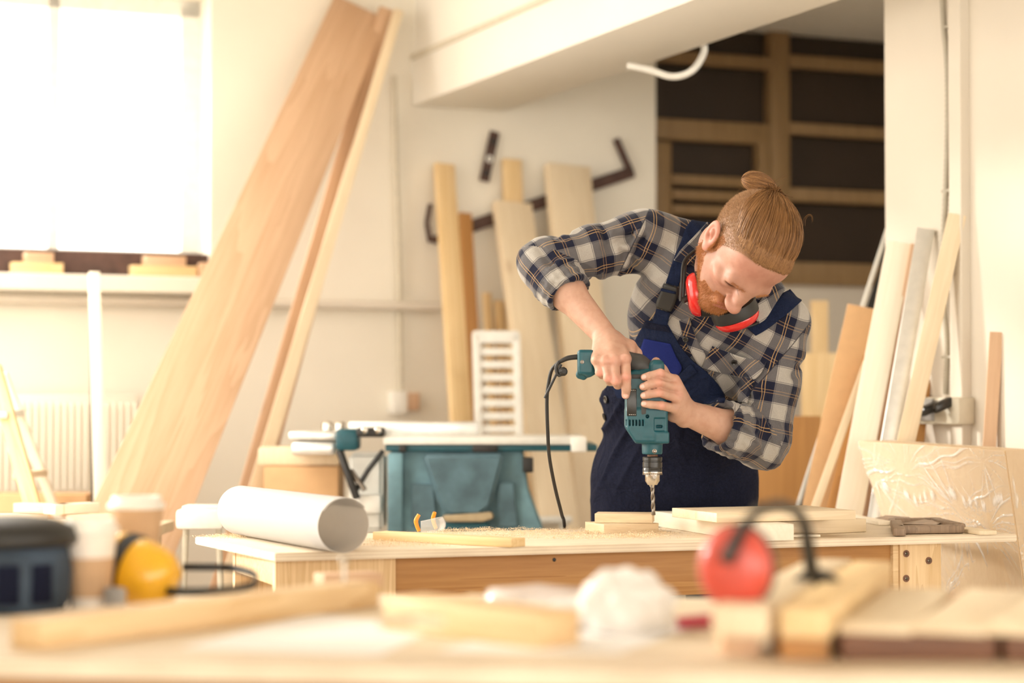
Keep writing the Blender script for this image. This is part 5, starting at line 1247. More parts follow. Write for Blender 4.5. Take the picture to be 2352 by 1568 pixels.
# armhole and elbow folds
sh.chain([P(1412, 652, 5.09), P(1440, 600, 5.08), P(1480, 545, 5.10)], [.004, .006, .003], k=.02, op='sub')
sh.chain([P(1320, 600, 5.03), P(1345, 618, 5.03), P(1410, 640, 5.06)], [.003, .007, .006], k=.022, op='sub')
sh.chain([P(1270, 568, 5.03), P(1310, 592, 5.02), P(1345, 640, 5.04)], [.003, .006, .008], k=.02, op='sub')
sh.chain([P(1235, 560, 5.05), P(1262, 600, 5.03), P(1320, 655, 5.03)], [.002, .005, .006], k=.018, op='sub')
sh.chain([P(1480, 500, 5.13), P(1440, 550, 5.09), P(1400, 560, 5.08)], [.002, .005, .002], k=.02, op='sub')
sh.chain([P(1380, 520, 5.1), P(1400, 570, 5.07), P(1380, 630, 5.07)], [.002, .006, .003], k=.022, op='sub')
sh.chain([P(1755, 815, 5.01), P(1720, 870, 5.0), P(1700, 935, 5.02)], [.004, .010, .012], k=.024, op='sub')
sh.chain([P(1790, 880, 5.02), P(1760, 920, 5.01), P(1730, 940, 5.01)], [.002, .006, .006], k=.02, op='sub')
creases(ER, (SR - ER) * .8, .064, 6, .0028, 3); creases(EL, (SL - EL) * .7, .068, 5, .0026, 5)
# cut cuffs open, add the rolled cuffs
lo_, hi_ = toa(cR) - .13, toa(cR) + .13; sh.half(cR, dR, lo=toa(cR) - np.array([.12, .12, .13]), hi=toa(cR) + np.array([.08, .10, .10]))
sh.half(cL, dL, lo=toa(cL) - np.array([.11, .10, .11]), hi=toa(cL) + np.array([.04, .10, .11]))
def rollcuff(c, d, r, back, th, seed):
    a = d.orthogonal().normalized(); b = d.cross(a); rn = np.random.RandomState(seed); n = 22; ring = []
    for lay, (h0, rr) in enumerate([(-.003, r), (-back * .5, r * 1.05), (-back, r * 1.04)]):
        pts = [c + d * (h0 + .004 * math.sin(3 * t + lay)) + (a * math.cos(t) + b * math.sin(t)) * (rr + .0025 * math.sin(4 * t + lay + seed)) for t in np.linspace(0, 2 * math.pi, n)]
        ring.append(pts); sh.chain(pts, [th] * n, k=.006)
    for l in range(2):
        for i in range(n): sh.cone(ring[l][i], ring[l + 1][i], th, th, k=.004)
rollcuff(cR, dR, .0545, .048, .0060, 1); rollcuff(cL, dL, .0585, .055, .0065, 2)
sh.cone(cR - dR * .02, cR + dR * .03, .046, .047, k=.004, op='sub'); sh.cone(cL - dL * .02, cL + dL * .03, .050, .051, k=.004, op='sub')
# neck opening
sh.cone(P(1655, 640, 5.12), P(1668, 590, 5.02), .058, .070, k=.006, op='sub')
Vs, Qs_ = sh.nets(); Vs = relax(Vs, Qs_, 2, .5); gs = sh.grad(Vs); xx, zz, yy = Vs[:, 0], Vs[:, 2], Vs[:, 1]
def rid(t): return (1 - np.abs(np.sin(t))) ** 2
Vs = Vs + gs * (.0035 * rid(xx * 16 - zz * 27 + 1.6 * np.sin(zz * 17 + xx * 9)) * (.5 + .5 * np.sin(xx * 12 + zz * 7)) + .011 * rid(xx * 55 + zz * 38 + 2 * np.sin(xx * 19)) * np.exp(-((xx - EL.x + .03) ** 2 + (zz - EL.z - .02) ** 2) / .075 ** 2) + .007 * rid(xx * 30 + zz * 62 + 1.5 * np.sin(xx * 25)) * np.exp(-((xx - ER.x - .07) ** 2 + (zz - ER.z + .01) ** 2) / .08 ** 2) + .006 * rid(xx * 48 - zz * 20) * np.exp(-((xx - P(1440, 600, 5.1).x) ** 2 + (zz - P(1440, 600, 5.1).z) ** 2) / .07 ** 2) + .0018 * np.sin(xx * 47 + zz * 31 + 2 * np.sin(zz * 25)))[:, None]
def seg_uv(V, Q):
    """plaid coordinates in metres: torso = skewed front projection, sleeves = along/around the bone"""
    fc = V[Q].mean(1)
    def tseg(p, a, b): a = toa(a); b = toa(b); ab = b - a; t = (p - a) @ ab / (ab @ ab); tc_ = np.clip(t, 0, 1); return t, np.linalg.norm(p - (a + tc_[:, None] * ab), axis=1)
    segs = [(SR, ER), (ER, cR), (SL, EL), (EL, cL)]; T, D = zip(*[tseg(fc, a, b) for a, b in segs])
    o = toa(P(1600, 740, 5.2)); who = np.full(len(Q), -1)
    nR = toa((SR - ER).normalized()); 
    P4 = V[Q]; uvT = np.zeros((len(Q), 4, 2)); uvS = np.zeros((len(Q), 4, 2))
    d = P4 - o; Rr = toa(Vector((.90, 0, -.44)).normalized()); Ss = toa(Vector((.36, 0, .93)).normalized())
    den = Rr[0] * Ss[2] - Rr[2] * Ss[0]; x, z, y = d[..., 0], d[..., 2], d[..., 1]
    uvT[..., 0] = (x * Ss[2] - z * Ss[0]) / den + y * .35; uvT[..., 1] = (Rr[0] * z - Rr[2] * x) / den - y * .35
    left = fc[:, 0] < toa(P(1560, 700, 5.1))[0]; bR = (fc - toa(ER)) @ toa((ER - SR).normalized() + (cR - ER).normalized()) > 0; bL = (fc - toa(EL)) @ toa((EL - SL).normalized() + (cL - EL).normalized()) > 0
    ks = np.where(left, np.where(bR, 1, 0), np.where(bL, 3, 2))
    for k, (a, b) in enumerate(segs):
        mk = ks == k
        if not mk.any(): continue
        a = toa(a); b = toa(b); ab = b - a; ax = ab / np.linalg.norm(ab); e1 = np.cross(ax, np.array([0, -1.0, 0])); e1 /= np.linalg.norm(e1); e2 = np.cross(ax, e1)
        q = P4[mk] - a; al_ = q @ ax; an = np.arctan2(q @ e1, -(q @ e2) if (e2[1] > 0) else (q @ e2)); a0 = an[:, :1]; an = a0 + (an - a0 + math.pi) % (2 * math.pi) - math.pi
        uvS[mk, :, 0] = an * .064 + .02 * (k // 2); uvS[mk, :, 1] = al_ + .05 * (k // 2) + ((ER - SR).length if k == 1 else (EL - SL).length if k == 3 else 0)
    def seamd(p):
        Tv, Dv = zip(*[tseg(p, a, b) for a, b in segs]); dR_ = np.minimum(Dv[0], Dv[1]); dL_ = np.minimum(Dv[2], Dv[3])
        sR = np.minimum((p - toa(P(1452, 565, 5.1))) @ np.array([-.9, 0, .43]), .135 - dR_); sL = np.minimum((p - toa(P(1790, 818, 5.1))) @ np.array([.75, 0, -.66]), .094 - dL_)
        return np.maximum(sR, sL)
    return uvT.reshape(-1, 2), uvS.reshape(-1, 2), seamd(V)
def plaid_mat():
    m, nt, b = newmat('plaid_flannel'); N = nt.nodes.new; L = nt.links.new
    uv = N('ShaderNodeUVMap'); uv.uv_map = 'UVMap'; sx = N('ShaderNodeSeparateXYZ'); uv2 = N('ShaderNodeUVMap'); uv2.uv_map = 'UVSleeve'; sa = N('ShaderNodeAttribute'); sa.attribute_name = 'seam'
    gt = N('ShaderNodeMath'); gt.operation = 'GREATER_THAN'; gt.inputs[1].default_value = 0; L(sa.outputs['Fac'], gt.inputs[0]); um = N('ShaderNodeMix'); um.data_type = 'VECTOR'
    L(gt.outputs[0], um.inputs[0]); L(uv.outputs[0], um.inputs[4]); L(uv2.outputs[0], um.inputs[5]); L(um.outputs[1], sx.inputs[0])
    def math_(op, a, b_=None, c=None, clamp=False):
        n = N('ShaderNodeMath'); n.operation = op; n.use_clamp = clamp
        for i, v in enumerate((a, b_, c)):
            if v is None: continue
            if isinstance(v, (int, float)): n.inputs[i].default_value = v
            else: L(v, n.inputs[i])
        return n.outputs[0]
    PER = .090
    def band(t, c, hw, soft=.006):      # 1 inside |t-c|<hw on a fract axis
        d = math_('ABSOLUTE', math_('SUBTRACT', t, c)); return math_('SUBTRACT', 1.0, math_('DIVIDE', math_('SUBTRACT', d, hw - soft), 2 * soft, clamp=True), clamp=True)
    axes = []
    for o in (sx.outputs[0], sx.outputs[1]):
        t = math_('FRACT', math_('ADD', math_('DIVIDE', o, PER), 50)); t2 = math_('FRACT', math_('ADD', math_('DIVIDE', o, PER * 2), 50))
        navy = band(t, .5, .265); gold = math_('ADD', band(t, .462, .009, .004), band(t, .538, .009, .004), clamp=True)
        dark = math_('ADD', band(t, .205, .008, .004), band(t, .795, .008, .004), clamp=True)
        axes.append((navy, gold, dark))
    (n1, g1, d1), (n2, g2, d2) = axes
    sm = math_('MULTIPLY', math_('ADD', n1, n2), .5)
    # twill weave of the half tones
    tw = math_('FRACT', math_('MULTIPLY', math_('ADD', sx.outputs[0], sx.outputs[1]), 520)); twb = math_('GREATER_THAN', tw, .5)
    half = math_('SUBTRACT', 1.0, math_('ABSOLUTE', math_('SUBTRACT', math_('MULTIPLY', sm, 2), 1)), clamp=True)
    sm2 = math_('ADD', sm, math_('MULTIPLY', math_('MULTIPLY', math_('SUBTRACT', twb, .5), .34), half), clamp=True)
    cr = N('ShaderNodeValToRGB'); e = cr.color_ramp.elements; e[0].position = 0; e[0].color = (.40, .375, .34, 1); e[1].position = 1; e[1].color = (.010, .012, .030, 1)
    em = cr.color_ramp.elements.new(.5); em.color = (.082, .079, .092, 1); L(sm2, cr.inputs[0])
    def mixc(fac, a, col, strength):
        mx = N('ShaderNodeMix'); mx.data_type = 'RGBA'; L(math_('MULTIPLY', fac, strength), mx.inputs[0]); L(a, mx.inputs[6]); mx.inputs[7].default_value = (*col, 1); return mx.outputs[2]
    c = mixc(d1, cr.outputs[0], (.03, .03, .05), .55); c = mixc(d2, c, (.03, .03, .05), .7)
    c = mixc(g1, c, (.58, .37, .17), .70); c = mixc(g2, c, (.52, .32, .16), .38)
    sab = math_('ABSOLUTE', sa.outputs['Fac']); stitch = math_('MULTIPLY', math_('LESS_THAN', sab, .0013), math_('GREATER_THAN', sab, .00001)); c = mixc(stitch, c, (.02, .02, .03), .8)
    tc = N('ShaderNodeTexCoord'); ns = N('ShaderNodeTexNoise'); ns.inputs['Scale'].default_value = 700; ns.inputs['Detail'].default_value = 2; L(tc.outputs['Object'], ns.inputs['Vector'])
    mz = N('ShaderNodeMix'); mz.data_type = 'RGBA'; mz.blend_type = 'MULTIPLY'; mz.inputs[0].default_value = .5; cz = N('ShaderNodeValToRGB'); cz.color_ramp.elements[0].position = .3; cz.color_ramp.elements[0].color = (.6, .6, .6, 1); cz.color_ramp.elements[1].position = .6
    L(ns.outputs['Fac'], cz.inputs[0]); L(c, mz.inputs[6]); L(cz.outputs[0], mz.inputs[7]); L(mz.outputs[2], b.inputs['Base Color']); b.inputs['Roughness'].default_value = .9
    b.inputs['Sheen Weight'].default_value = .25; b.inputs['Sheen Roughness'].default_value = .4; b.inputs['Specular IOR Level'].default_value = .2
    n3 = N('ShaderNodeTexNoise'); n3.inputs['Scale'].default_value = 22; n3.inputs['Detail'].default_value = 3; L(tc.outputs['Object'], n3.inputs['Vector'])
    bp0 = N('ShaderNodeBump'); bp0.inputs['Strength'].default_value = .35; bp0.inputs['Distance'].default_value = .012; L(n3.outputs['Fac'], bp0.inputs['Height'])
    bp = N('ShaderNodeBump'); bp.inputs['Strength'].default_value = .4; bp.inputs['Distance'].default_value = .0008; L(ns.outputs['Fac'], bp.inputs['Height']); L(bp0.outputs[0], bp.inputs['Normal']); L(bp.outputs[0], b.inputs['Normal'])
    return m
M_plaid = plaid_mat()
shirt = npmesh('shirt', Vs, Qs_, M_plaid, person)
uT, uS, sd_ = seg_uv(Vs, Qs_); setuv(shirt, uT); ul = shirt.data.uv_layers.new(name='UVSleeve'); ul.data.foreach_set('uv', np.asarray(uS, dtype=np.float32).ravel())
at = shirt.data.attributes.new('seam', 'FLOAT', 'POINT'); at.data.foreach_set('value', sd_.astype(np.float32))
# ---------------------------------------------------------------- overalls
tr = SDF((.08, 5.1, .0), (.80, 5.80, 1.24), .0055)
tr.ell(P(1552, 935, 5.345), TAX, (.200, .17, .142), k=.03)
tr.ell(P(1545, 1065, 5.42), (Vector((1, 0, 0)), Vector((0, 1, 0)), UP), (.190, .145, .17), k=.05)
hipR = P(1455, 1110, 5.44); hipL = P(1642, 1110, 5.44); ftR = Vector((hipR.x - .03, 5.50, .09)); ftL = Vector((hipL.x + .05, 5.56, .09))
for h0, f0 in ((hipR, ftR), (hipL, ftL)):
    kn = lerp(h0, f0, .5) + Vector((0, -.03, 0)); tr.chain([h0, kn, f0], [.112, .086, .078], k=.04)
for (a, b) in [((1400, 930), (1450, 1190)), ((1470, 960), (1500, 1180)), ((1590, 1060), (1560, 1190)), ((1650, 1090), (1665, 1190)), ((1420, 905), (1440, 1010)), ((1390, 1050), (1440, 1110))]:
    tr.cone(P(*a, 5.24), P(*b, 5.28), .006, .004, k=.03, op='sub')
pw = P(1385, 884, 5.3); pw2 = P(1700, 915, 5.3); nn_ = (pw2 - pw).cross(Vector((0, -1, .25))).normalized(); nn_ = nn_ if nn_.z > 0 else -nn_
tr.half(pw, nn_)
Vt, Qt = tr.nets(); Vt = relax(Vt, Qt, 2, .5); gn = tr.grad(Vt)
def rid(t): return (1 - np.abs(np.sin(t))) ** 2
xx, zz, yy = Vt[:, 0], Vt[:, 2], Vt[:, 1]
w1 = rid(xx * 34 + zz * 9 + 1.8 * np.sin(zz * 11 + xx * 7)) * (.5 + .5 * np.sin(zz * 9 + xx * 5 + 1)); w2 = rid(zz * 30 - xx * 38 + 2.2 * np.sin(xx * 13)) * np.exp(-((xx - .24) / .09) ** 2) * np.exp(-((zz - 1.03) / .13) ** 2)
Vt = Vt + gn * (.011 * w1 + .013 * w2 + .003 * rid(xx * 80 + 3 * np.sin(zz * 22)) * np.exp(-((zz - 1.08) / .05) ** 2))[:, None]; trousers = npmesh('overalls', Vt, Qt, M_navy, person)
def drape(px, py, off, fields=None):
    fields = fields or (sh,); o = toa(Vector((0, 0, CZ))); r = toa(ray(px, py)); ds = np.arange(4.86, 5.5, .002); pts = o + r[None, :] * (ds / r[1])[:, None]
    val = np.minimum.reduce([f.sample(pts) + np.where(((pts < f.lo) | (pts > f.lo + (f.n - 1) * f.h)).any(1), 1, 0) for f in fields]); ins = np.flatnonzero(val < 0)
    i = ins[0] if len(ins) else int(np.argmin(val)); p = pts[i]; fv = [f.sample(p[None])[0] for f in fields]; f = fields[int(np.argmin(fv))]
    if not len(ins): return p, np.array([0, -1., 0])
    n = f.grad(p[None])[0]; return p + n * off, n
def patch(name, rows, mat, parent, off=.004, th=.0025, na=10, nb=6, fields=None, uvrot=None, smooth=2):
    """rows: list of (left px, right px); subdivided and laid onto the clothes"""
    Ls = smooth_path([Vector((*a, 0)) for a, b in rows], nb) if len(rows) > 2 else [Vector((*rows[0][0], 0)).lerp(Vector((*rows[1][0], 0)), i / nb) for i in range(nb + 1)]
    Rs = smooth_path([Vector((*b, 0)) for a, b in rows], nb) if len(rows) > 2 else [Vector((*rows[0][1], 0)).lerp(Vector((*rows[1][1], 0)), i / nb) for i in range(nb + 1)]
    G = []; px_ = []
    for a, b in zip(Ls, Rs):
        for k in range(na + 1): q = a.lerp(b, k / na); px_.append((q.x, q.y)); G.append(drape(q.x, q.y, off, fields)[0])
    G = np.array(G).reshape(len(Ls), na + 1, 3)
    for _ in range(smooth):
        G2 = G.copy(); G2[1:-1] = .5 * G[1:-1] + .25 * (G[2:] + G[:-2]); G2[:, 1:-1] = .5 * G2[:, 1:-1] + .25 * (G2[:, 2:] + G2[:, :-2]); G = np.where((G2[..., 1:2] < G[..., 1:2] + .004), G2, G)
    V = G.reshape(-1, 3); w_ = na + 1; F = [(j * w_ + i, j * w_ + i + 1, (j + 1) * w_ + i + 1, (j + 1) * w_ + i) for j in range(len(Ls) - 1) for i in range(na)]
    o = mobj(name, V, F, mat, parent); so = o.modifiers.new('t', 'SOLIDIFY'); so.thickness = th; so.offset = 0
    if uvrot is not None:
        ul = o.data.uv_layers.new(name='UVMap'); c, s = math.cos(uvrot[0]), math.sin(uvrot[0])
        for l in o.data.loops: x, y = px_[l.vertex_index]; x = x / 960; y = -y / 960; ul.data[l.index].uv = (x * c - y * s + uvrot[1], x * s + y * c + uvrot[2])
    return o
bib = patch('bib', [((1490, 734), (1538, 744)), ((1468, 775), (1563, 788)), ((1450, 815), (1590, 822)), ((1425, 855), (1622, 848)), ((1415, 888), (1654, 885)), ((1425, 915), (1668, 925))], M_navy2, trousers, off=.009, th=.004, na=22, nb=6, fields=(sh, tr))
patch('bib_pocket', [((1488, 774), (1545, 785)), ((1478, 805), (1558, 815)), ((1474, 835), (1570, 838)), ((1474, 868), (1560, 858))], M_royal, bib, off=.0135, na=12)
patch('bib_hem', [((1489, 736), (1537, 746)), ((1483, 750), (1545, 760))], M_navy, bib, off=.012, na=10)
patch('bib_tab', [((1548, 868), (1590, 828)), ((1562, 880), (1604, 846))], M_navy2, bib, off=.014, na=8)
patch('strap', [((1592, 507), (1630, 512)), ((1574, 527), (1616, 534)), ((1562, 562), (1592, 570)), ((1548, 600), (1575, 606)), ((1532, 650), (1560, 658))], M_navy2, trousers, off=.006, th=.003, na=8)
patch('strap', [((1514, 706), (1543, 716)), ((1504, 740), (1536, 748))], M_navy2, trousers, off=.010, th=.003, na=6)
bk_ = patch('buckle', [((1530, 650), (1560, 660)), ((1524, 668), (1560, 678)), ((1515, 688), (1553, 700)), ((1515, 703), (1546, 712))], M_black, trousers, off=.011, th=.006, na=6, nb=3)
patch('buckle_slot', [((1527, 659), (1558, 668)), ((1525, 664), (1557, 673))], M_navy2, bk_, off=.016, th=.003, na=4, nb=2)
patch('strap', [((1815, 664), (1838, 694)), ((1790, 683), (1812, 718)), ((1762, 700), (1784, 740)), ((1735, 728), (1760, 758)), ((1714, 750), (1737, 770))], M_navy2, trousers, off=.006, th=.003, na=8)
def button(px, py, r, mat, nm, parent, fields=None, off=.004):
    p, n = drape(px, py, off, fields); p = Vector(p); n = Vector(n)
    lathe(nm, [(0, 0), (r, 0), (r, .0025), (r * .8, .0035), (r * .6, .002), (0, .002)], p, n, mat, parent, n=24)
for x_, y_, o_ in ((1577, 777, .007), (1686, 823, .0135), (1607, 866, .0065)): button(x_, y_, .0075, M_blackgl, 'button', shirt, None, o_)
for x_, y_ in ((1395, 917), (1392, 956)): button(x_, y_, .0100, plain('dark_snap', (.05, .045, .04), rough=.3, metal=.7), 'snap_button', trousers, (tr,))
# shirt details
patch('chest_pocket', [((1632, 810), (1742, 848)), ((1640, 860), (1730, 892)), ((1665, 905), (1715, 930))], M_plaid, shirt, off=.0045, na=12, uvrot=(.9, .01, .02), smooth=5)
patch('pocket_flap', [((1637, 790), (1762, 833)), ((1626, 812), (1752, 858)), ((1614, 838), (1738, 872))], M_plaid, shirt, off=.011, na=12, uvrot=(.9, .04, .03), smooth=5)
patch('button_placket', [((1562, 735), (1585, 727)), ((1572, 775), (1596, 765)), ((1598, 825), (1620, 812)), ((1622, 870), (1646, 856))], M_plaid, shirt, off=.004, na=6, uvrot=(.35, .03, .05))
patch('collar', [((1622, 520), (1632, 545)), ((1592, 548), (1612, 580)), ((1565, 580), (1588, 612)), ((1550, 603), (1572, 610))], M_plaid, shirt, off=.012, na=8, uvrot=(.7, .0, .0), fields=(sh,))
patch('collar', [((1790, 640), (1805, 665)), ((1765, 665), (1783, 700)), ((1745, 690), (1758, 735)), ((1722, 722), (1742, 745))], M_plaid, shirt, off=.012, na=8, uvrot=(-.5, .02, .0))
# boots
for f0 in (ftR, ftL):
    bt = SDF((f0.x - .08, f0.y - .25, -.01), (f0.x + .08, f0.y + .12, .22), .005)
    bt.cone(f0 + Vector((0, .0, .08)), f0 + Vector((0, .02, -.03)), .062, .055, k=.03); bt.cone(f0 + Vector((0, .03, -.04)), f0 + Vector((0, -.17, -.045)), .048, .04, k=.04); bt.half(Vector((0, 0, .001)), Vector((0, 0, -1)))
    v_, q_ = bt.nets(); npmesh('boot', relax(v_, q_, 1), q_, M_black, person)
# ---------------------------------------------------------------- ear defenders round the neck
e1 = P(1602, 676, 4.962)
t = thing('ear_defenders', e1, 'red ear defenders with black cushions hanging round the neck of the man', 'ear defenders')
earcup(t, e1, Vector((-1, .02, -.15)), r=.046, shell=M_red, rr=1.15, depth=.026, cush=.034)
e2_ = P(1692, 727, 5.005)
earcup(t, e2_, Vector((.36, .30, -.88)), r=.052, shell=M_red, rr=1.05, depth=.026, cush=.03, up=Vector((1, 0, .3)))
hbp = [P(1566, 690, 4.955), P(1569, 640, 4.96), P(1573, 602, 4.98), P(1588, 582, 5.0), P(1612, 566, 5.02), P(1640, 552, 5.08), P(1672, 556, 5.19), P(1716, 586, 5.22), P(1760, 640, 5.18), P(1770, 695, 5.1), P(1750, 735, 5.03), P(1715, 750, 5.01)]
for dd in (-.0045, .0045): tube('headband_wire', [q + Vector((dd * .8, dd, dd * .4)) for q in hbp], .0034, M_black, t, n=8, path=6)
tube('hinge', [P(1568, 690, 4.955), P(1584, 682, 4.96)], .008, M_black, t, n=12)
# ---------------------------------------------------------------- power drill
DA = 4.925; dx = Vector((1, 0, 0)); dy = Vector((0, 1, 0)); AX3 = (dx, dy, UP)
dd_ = SDF((P(1425, 900, DA).x, DA - .07, P(1400, 1050, DA).z - .005), (P(1560, 900, DA).x, DA + .07, P(1400, 805, DA).z), .0015)
def D(px, py, off=0): return P(px, py, DA + off)
px2m = 1 / (FPX / DA)
def bx(x0, x1, y0, y1, hd, rnd, k=.004, op='add', off=0): dd_.box(D((x0 + x1) / 2, (y0 + y1) / 2, off), AX3, ((x1 - x0) / 2 * px2m, hd, (y1 - y0) / 2 * px2m), rnd, k, op)
bx(1436, 1512, 852, 985, .034, .012); bx(1470, 1530, 900, 1010, .036, .012, k=.006)
bx(1450, 1498, 846, 900, .030, .010, k=.006)
dd_.cone(D(1484, 870), D(1484, 960), .030, .036, k=.008)
bx(1436, 1532, 935, 1018, .037, .009, k=.004)
dd_.half(D(1436, 981), Vector((-.835, 0, -.55)), k=.002)                       # slanted belly
bx(1500, 1535, 990, 1018, .0385, .005, k=.001)
bx(1530, 1560, 800, 935, .08, .001, k=.003, op='sub')
for i in range(6): bx(1437 + i * 7.6, 1440.6 + i * 7.6, 964, 978, .012, .0008, k=0, op='sub', off=-.036)   # vents
for i in range(4): bx(1451 + i * 5.0, 1453.6 + i * 5.0, 838, 850, .012, .0006, k=0, op='sub', off=-.034)
dd_.cone(D(1487, 956, -.05), D(1487, 956, -.030), .004, .004, k=0, op='sub')
bx(1503, 1528, 960, 990, .01, .002, k=.001, op='sub', off=-.044); bx(1508, 1522, 977, 982, .02, .001, k=0, op='sub', off=-.045)
dd_.cone(D(1498, 1012), D(1498, 1036), .0248, .0242, k=.003)
dd_.half(D(1498, 1043), Vector((0, 0, -1)))
Vd, Qd = dd_.nets(); Vd = relax(Vd, Qd, 1, .4)
drill = thing('power_drill', D(1498, 1182), 'teal corded power drill with black chuck held upright by the man', 'power drill')
npmesh('housing', Vd, Qd, M_teal, drill)
def dlathe(nm, prof, mat, y0, parent=drill, n=48): # profile in px (radius, py)
    return lathe(nm, [(r * px2m, (y0 - y) * px2m) for r, y in prof], D(1498.5, y0), UP, mat, parent, n)
dlathe('spindle', [(0, 1041), (12, 1041), (12, 1050), (0, 1050)][::-1], M_brown, 1050)
ch = dlathe('chuck', [(0, 1048), (20, 1048), (22.5, 1050), (22.5, 1057), (21.5, 1058), (21.5, 1060), (22.8, 1061), (22.8, 1072), (21.8, 1073), (21.8, 1075), (22.5, 1076), (22.5, 1084), (0, 1084)][::-1], M_blackgl, 1084)
# geared ring
bm = bmesh.new(); nT = 36
for y0_, y1_, ra, rb_ in [(1083, 1087, 22.8, 22.8)]:
    pass
dlathe('chuck_ring', [(0, 1083), (22.6, 1083), (22.8, 1087), (21, 1090), (0, 1090)][::-1], M_steel, 1090)
for k in range(nT):
    a = 2 * math.pi * k / nT; c = D(1498.5, 1088) + Vector((math.cos(a), math.sin(a), 0)) * 21.8 * px2m
    add_box(bm, (0, 0, 0), (.0022, .0028, .004), M=Matrix.Translation(c) @ Matrix.Rotation(a, 4, 'Z'))
bobj('ring_teeth', bm, M_steeldk, drill)['kind'] = 'stuff'
dlathe('chuck_nose', [(0, 1089), (17.0, 1089), (17.0, 1104), (11, 1113), (0, 1113)][::-1], M_steel, 1113)
lathe('key_hole', [(0, 0), (.0042, 0), (.0042, .001), (.0025, .001), (.0025, -.001), (0, -.001)], D(1503, 1095, -.0172), Vector((.25, -1, 0)), M_steeldk, drill, n=20)
for k in range(3):
    a = k * 2.1 - 1.2; c = D(1498.5, 1112) + Vector((math.cos(a), math.sin(a), 0)) * .0055; tube('jaw', [c, c - UP * .006 - Vector((math.cos(a), math.sin(a), 0)) * .002], [.003, .002], M_steel, drill, n=8)
# twist bit
b0 = D(1501, 1183); Lb = (1183 - 1113) * px2m; V_ = []; F_ = []; nL = 90; nC = 16
for j in range(nL + 1):
    h = Lb * j / nL; tw = min(h, Lb * .93) * 150; R0 = .0052
    for i in range(nC):
        a = 2 * math.pi * i / nC; c2 = abs(math.cos(a)); r = R0 * (.50 + .50 * c2 ** .5) if h < Lb * .9 else R0
        if j == 0: r *= .45
        V_.append(lerp(b0, D(1498.5, 1113), j / nL) + Vector((math.cos(a + tw), math.sin(a + tw), 0)) * r)
for j in range(nL):
    for i in range(nC): k = (i + 1) % nC; F_.append((j * nC + i, j * nC + k, (j + 1) * nC + k, (j + 1) * nC + i))
F_.append(tuple(range(nC))[::-1]); mobj('drill_bit', V_, F_, M_steeldk, drill, sharp=35)
for x_, y_, nrm in ((1503, 1036, .0245),): lathe('screw', [(0, 0), (.0055, 0), (.0055, .0018), (.0035, .0022), (.002, .0008), (0, .0008)], D(x_, y_, -nrm), Vector((.15, -1, 0)), M_steeldk, drill, n=18)
# rubber parts, label, band
bm = bmesh.new(); add_box(bm, (0, 0, 0), (22 * px2m, .003, 62 * px2m), M=Matrix.Translation(D(1451, 924, -.0365)), bev=.001); lb_ = bobj('rating_label', bm, M_blackgl, drill, smooth=True)
bm = bmesh.new()
for y_ in (896, 952):
    for k in range(4): add_box(bm, (0, 0, 0), ((3, 2, 2, 1.4)[k] * px2m, .0004, 1.1 * px2m), M=Matrix.Translation(D(1446 + k * 4.2, y_, -.0382)))
bobj('label_print', bm, M_whitepl, lb_)
rbm = SDF(toa(D(1440, 870)) - np.array([.01, .06, .06]), toa(D(1530, 820)) + np.array([.01, .06, .03]), .0016)
rbm.chain([D(1440, 828, .0), D(1466, 838, 0), D(1490, 850, 0)], [.0225, .0255, .022], k=.006, flat=(dy, .9)); rbm.half(D(1480, 851), Vector((.15, 0, -1)))
v_, q_ = rbm.nets(); npmesh('rubber_back', relax(v_, q_, 1), q_, M_grey, drill)
kb = SDF(toa(D(1480, 870)) - np.array([.0, .045, .0]), toa(D(1535, 815)) + np.array([.0, .03, .0]), .0014)
kb.box(D(1507, 846, -.012), AX3, (18.5 * px2m, .020, 20 * px2m), .013); kb.half(D(1494, 832, -.02), Vector((-.8, -.3, .75)), k=.003); v_, q_ = kb.nets(); npmesh('rear_knob', relax(v_, q_, 1), q_, M_teal, drill)
bm = bmesh.new(); add_box(bm, (0, 0, 0), (40 * px2m, .071, 12 * px2m), M=Matrix.Translation(D(1466, 865)), bev=.004); bobj('rubber_band', bm, M_grey, drill, smooth=True)
bm = bmesh.new(); add_box(bm, (0, 0, 0), (14 * px2m, .078, 46 * px2m), M=Matrix.Translation(D(1477, 930)), bev=.004); bobj('side_grip', bm, M_grey, drill, smooth=True)
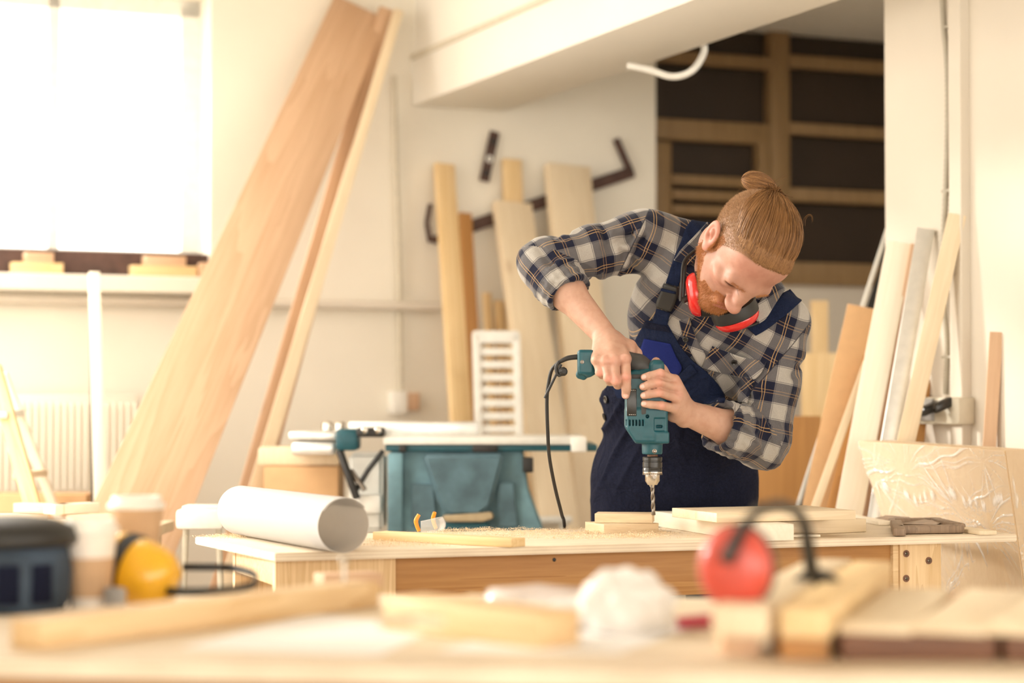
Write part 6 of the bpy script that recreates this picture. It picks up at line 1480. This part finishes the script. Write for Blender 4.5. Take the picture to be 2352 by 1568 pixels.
# pistol grip to the left with end cap
gr = SDF(toa(D(1320, 885)) - np.array([.0, .045, .0]), toa(D(1470, 795)) + np.array([.0, .045, .0]), .0018)
gr.chain([D(1460, 832), D(1420, 836), D(1375, 838)], [.022, .018, .019], k=.006, flat=(dy, .95)); v_, q_ = gr.nets(); npmesh('handle_grip', relax(v_, q_, 1), q_, M_grey, drill)
ca = SDF(toa(D(1315, 885)) - np.array([.0, .05, .0]), toa(D(1400, 790)) + np.array([.0, .05, .0]), .0016)
ca.box(D(1345, 832), AX3, (19 * px2m, .024, 29 * px2m), .008, k=0); ca.box(D(1362, 850), AX3, (19 * px2m, .020, 17 * px2m), .008, k=.008); ca.half(D(1352, 869), Vector((.55, 0, -.83)), k=.004)
ca.cone(D(1333, 860, -.0), D(1340, 864), .011, .009, k=.004)
v_, q_ = ca.nets(); cap_ = npmesh('handle_cap', relax(v_, q_, 1), q_, M_teal, drill)
lathe('screw', [(0, 0), (.0045, 0), (.0045, .0015), (.0025, .0018), (.0015, .0005), (0, .0005)], D(1337, 831, -.0245), Vector((0, -1, 0)), M_steeldk, drill, n=16)
tube('strain_relief', [D(1330, 819), D(1305, 822), D(1285, 831)], [.0066, .006, .0046], M_black, drill, path=5)
cab = [D(1285, 831), D(1268, 848, .01), D(1260, 880, .02), D(1256, 920, .03), D(1258, 990, .05), D(1262, 1050, .09), D(1275, 1120, .16), D(1290, 1180, .22), P(1297, 1215, 5.3)]
endp = cab[-1]; cab += [Vector((endp.x + .01, 5.36, .6)), Vector((endp.x + .02, 5.40, .2)), Vector((endp.x - .05, 5.42, .01))]
tube('cord', cab, .0043, M_black, drill, n=12, path=8)
tube('chuck_key', [D(1289, 836, -.006), D(1251, 914, -.002)], .0033, M_black, drill, n=10)
tube('key_strap', [D(1284, 830, -.004), D(1277, 845, -.006), D(1284, 862, -.008), D(1300, 850, -.008)], .004, M_black, drill, n=8, path=5)
lathe('key_gear', [(0, -.007), (.009, -.007), (.011, -.002), (.011, .003), (.006, .008), (0, .008)], D(1293, 853, -.008), Vector((.4, -1, .1)), M_black, drill, n=10, sharp=10)
